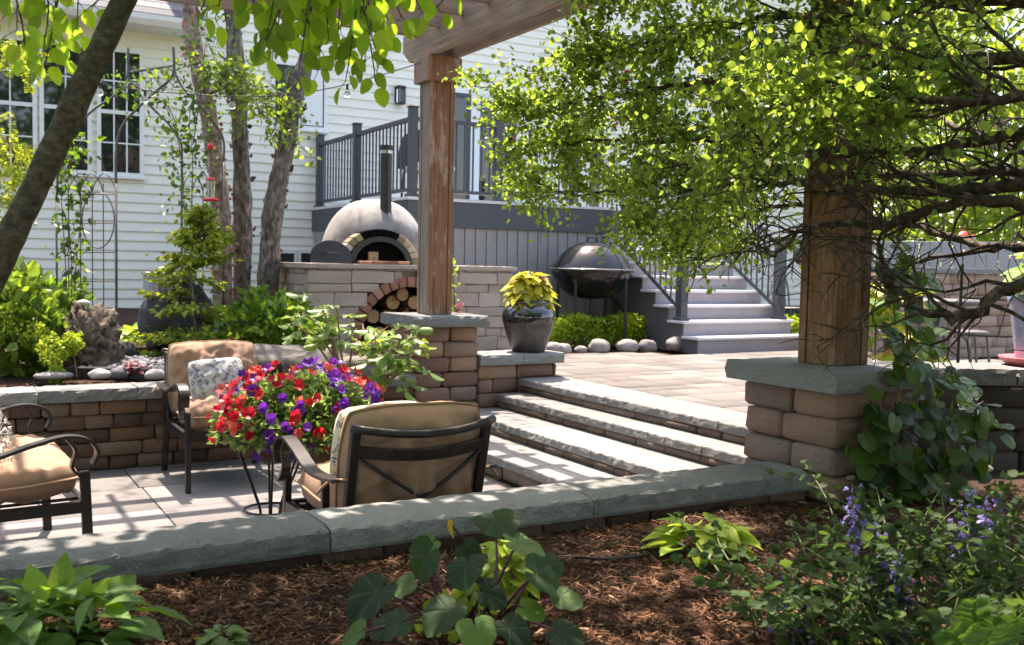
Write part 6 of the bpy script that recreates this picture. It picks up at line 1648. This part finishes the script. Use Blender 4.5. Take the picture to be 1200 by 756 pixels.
# broad-leaved plant, lower left corner
c = G(35, 2.42, 0); c[2] = ground_z(c); t = thing('broadleaf_plant', 'leafy green plant with pointed backlit leaves in the corner of the bed', 'plant', c)
bl_ = [leaf_mesh('leaf', OVAL, 'l_broad', .15, .35), leaf_mesh('leaf', LANCE, 'l_broad', .15, .4), leaf_mesh('leaf', OVAL, 'l_hosta', .15, .3)]
rj = random.Random(61)
for sx, sd3 in ((-50,2.4),(0,2.45),(45,2.4),(85,2.45),(20,2.3),(110,2.35)):
    cc = G(sx, sd3, 0); cc[2] = ground_z(cc); leafy_mound(t, cc, .15, .17, 26, bl_[:2], .12, rj, .4)
for (x, y, rx) in ((52,708,-.35),(70,700,.1),(88,716,.9),(75,722,.6)):
    put_leaf(bl_[2], Pd(x, y, 2.4), RT*rx+np.array((0,0,.8)), -FW+RT*.4, .105, t)
# catmint, several plants with lavender spikes
fv_, fq_ = scatter(LEAFR, np.zeros((5, 3)), np.array([(1,.2,.3),(-.8,.5,.4),(.1,-1,.2),(.2,.9,.5),(0,.1,1.)]), np.array([(0,.3,1.),(.2,0,1),(0,.4,1),(.3,0,1),(1,0,0)]), np.array((1,.8,1.1,.8,.9)))
flw = mesh_np('flower', fv_, fq_, M['p_lav'])
def catmint(x, d, h, n, label, seed, spikes):
    c = G(x, d, 0); c[2] = ground_z(c); t = thing('catmint', label, 'plant', c); rj = random.Random(seed); segs = []; P_ = []; Dv = []
    tops = [Pd(*s_) for s_ in spikes]+[c+np.array((rj.gauss(0,.22), rj.gauss(0,.18), h*rj.uniform(.45, 1))) for _ in range(n)]
    for i, e in enumerate(tops):
        b0 = c+np.array((rj.gauss(0,.06), rj.gauss(0,.06), -.01)); L = smooth_poly([b0, b0*.4+e*.6+np.array((rj.gauss(0,.03), rj.gauss(0,.03), .03)), e], 6); segs.append((L, np.linspace(.003, .0015, len(L))))
        for k in range(2, len(L)):
            f_ = k/len(L)
            for s_ in range(2):
                P_.append(L[k]+rng.normal(size=3)*.006); a = rj.uniform(0, 6.28); Dv.append((math.cos(a), math.sin(a), .25))
        if i < len(spikes):
            for k in range(20):
                q_ = e+np.array((rj.gauss(0,.012), rj.gauss(0,.012), -.10*k/13+rj.gauss(0,.006)))
                o = link('flower', flw, t, tuple(q_), True, (rj.uniform(0,3), rj.uniform(0,3), 0), rj.uniform(.008, .014))
    P_ = np.array(P_); v, q = scatter(LEAFR, P_, np.array(Dv), rdir(len(P_), 1.2), .017+.017*rng.random(len(P_))); link('foliage', mesh_np('foliage', v, q, M['l_catmint']), t, world=True)
    v, q = tubes_np(segs, 5); link('stems', mesh_np('stems', v, q, M['stem']), t, world=True)
catmint(1045, 2.45, .40, 30, 'catmint with the densest lavender flower spikes at the bed edge', 1, [(998,568,2.6),(1008,588,2.6),(1030,620,2.5),(1040,655,2.45),(1060,650,2.45),(1050,668,2.4),(1045,690,2.4),(1058,700,2.4)])
catmint(1150, 2.7, .40, 28, 'catmint below the climbing vine with few lavender blooms', 2, [(1137,578,2.8),(1150,582,2.8),(1125,592,2.8),(1140,600,2.8)])
catmint(945, 2.55, .26, 18, 'catmint sprawling low over the mulch with single blooms', 3, [(918,675,2.5),(940,695,2.5)])
catmint(1230, 2.5, .48, 26, 'tall catmint at the shaded end of the bed', 4, [(1165,578,2.6)])
catmint(1120, 2.3, .28, 22, 'short flowerless catmint behind the fern', 5, [])
# fern
c = G(1160, 2.15, 0); c[2] = ground_z(c); t = thing('fern', 'bright green fern fronds rising at the corner of the bed', 'fern', c)
rj = random.Random(3)
for (x, y, d) in ((1142,703,2.1),(1195,725,2.05),(1105,740,2.05),(1230,700,2.2),(1170,735,1.95)):
    e = Pd(x, y, d); L = smooth_poly([c, (c+e)/2+np.array((0,0,.06)), e], 9); ax = unit(e-c); sd2 = unit(np.cross(ax, FW)); P_ = []; D_ = []; S_ = []
    for k in range(4, len(L)):
        f_ = k/len(L); w_ = .085*(1-f_)**.7+.008
        for sg in (-1, 1):
            P_.append(L[k]); D_.append(sd2*sg+ax*.45+np.array((0,0,-.1))); S_.append(w_)
    v, q = scatter(NARROW, np.array(P_), np.array(D_), np.tile(-FW+np.array((0,0,.4)), (len(P_), 1))+rng.normal(size=(len(P_),3))*.15, np.array(S_)); v2, q2 = tubes_np([(L, .0022)], 4)
    v, q = join([(v, q), (v2, q2)]); link('frond', mesh_np('frond', v, q, M['l_fern']), t, world=True)

# ================================================================== MULCH AND LITTER
CH = (np.array([(-.5,-.5,0),(.5,-.5,.0),(.6,.5,.0),(-.4,.5,.0),(-.3,-.4,.35),(.4,-.45,.4),(.35,.45,.3),(-.35,.4,.35)]), np.array([(4,5,6),(4,6,7),(0,1,5),(0,5,4),(1,2,6),(1,6,5),(2,3,7),(2,7,6),(3,0,4),(3,4,7)]))
def chips(name, pts, lmin, lmax, label):
    n = len(pts); a = rng.uniform(0, 2*math.pi, n); f = np.stack([np.cos(a), np.sin(a), rng.normal(size=n)*.28], 1); f = unit(f); nr = rdir(n, 2.2)
    sd_ = unit(np.cross(f, nr)); nn = np.cross(sd_, f); ln = rng.uniform(lmin, lmax, n)*(.4+rng.random(n)); wd = ln*rng.uniform(.06, .20, n); th = wd*rng.uniform(.3, .9, n)
    V, T = CH; out = pts[:, None]+V[None,:,0:1]*sd_[:,None]*wd[:,None,None]+V[None,:,1:2]*f[:,None]*ln[:,None,None]+V[None,:,2:3]*nn[:,None]*th[:,None,None]
    tri = (T[None]+(np.arange(n)*8)[:,None,None]).reshape(-1, 3)
    o = link(name, mesh_np(name, out.reshape(-1, 3), tri, M['mulch'])); o['kind'] = 'stuff'; o['label'] = label; return o
n = 115000; dd = 1.9+2.6*rng.random(n)**1.3; ll = dd*rng.uniform(-.56, .62, n)
pts = FW[None]*dd[:, None]+RT[None]*ll[:, None]; pts = pts[(pts[:, 1] < 3.03) | (pts[:, 0] > 3.85)]; pts = pts[~((pts[:, 0] > 3.2) & (pts[:, 0] < 3.85) & (pts[:, 1] > 2.9))]; pts = pts[pts[:, 1] < 3.3]
for p in pts: p[2] = z_near(p[0], p[1])+.004
pts[:, 2] += rng.random(len(pts))*.012
chips('bark_mulch', pts, .011, .038, 'shredded brown bark mulch in the near bed')
n = 9000; pts = np.stack([rng.uniform(-2.2, 3.2, n), 7.38+rng.random(n)**1.5*4.5, np.zeros(n)], 1)
for p in pts: p[2] = z_back(p[0], p[1])+.004
chips('bark_mulch', pts, .03, .08, 'bark mulch on the raised bed behind the retaining wall')
# drip hose lying in the mulch
hp = smooth_poly([np.append(Pz(x, y, ZM)[:2], 0) for x, y in ((560,648),(640,655),(700,661),(760,659),(830,648),(900,640))], 6)
for p in hp: p[2] = z_near(p[0], p[1])+.014
v, q = tubes_np([(hp, .006)], 6); tag(link('drip_hose', mesh_np('drip_hose', v, q, M['rubber'], True)), 'thin black drip hose lying across the mulch', 'hose')
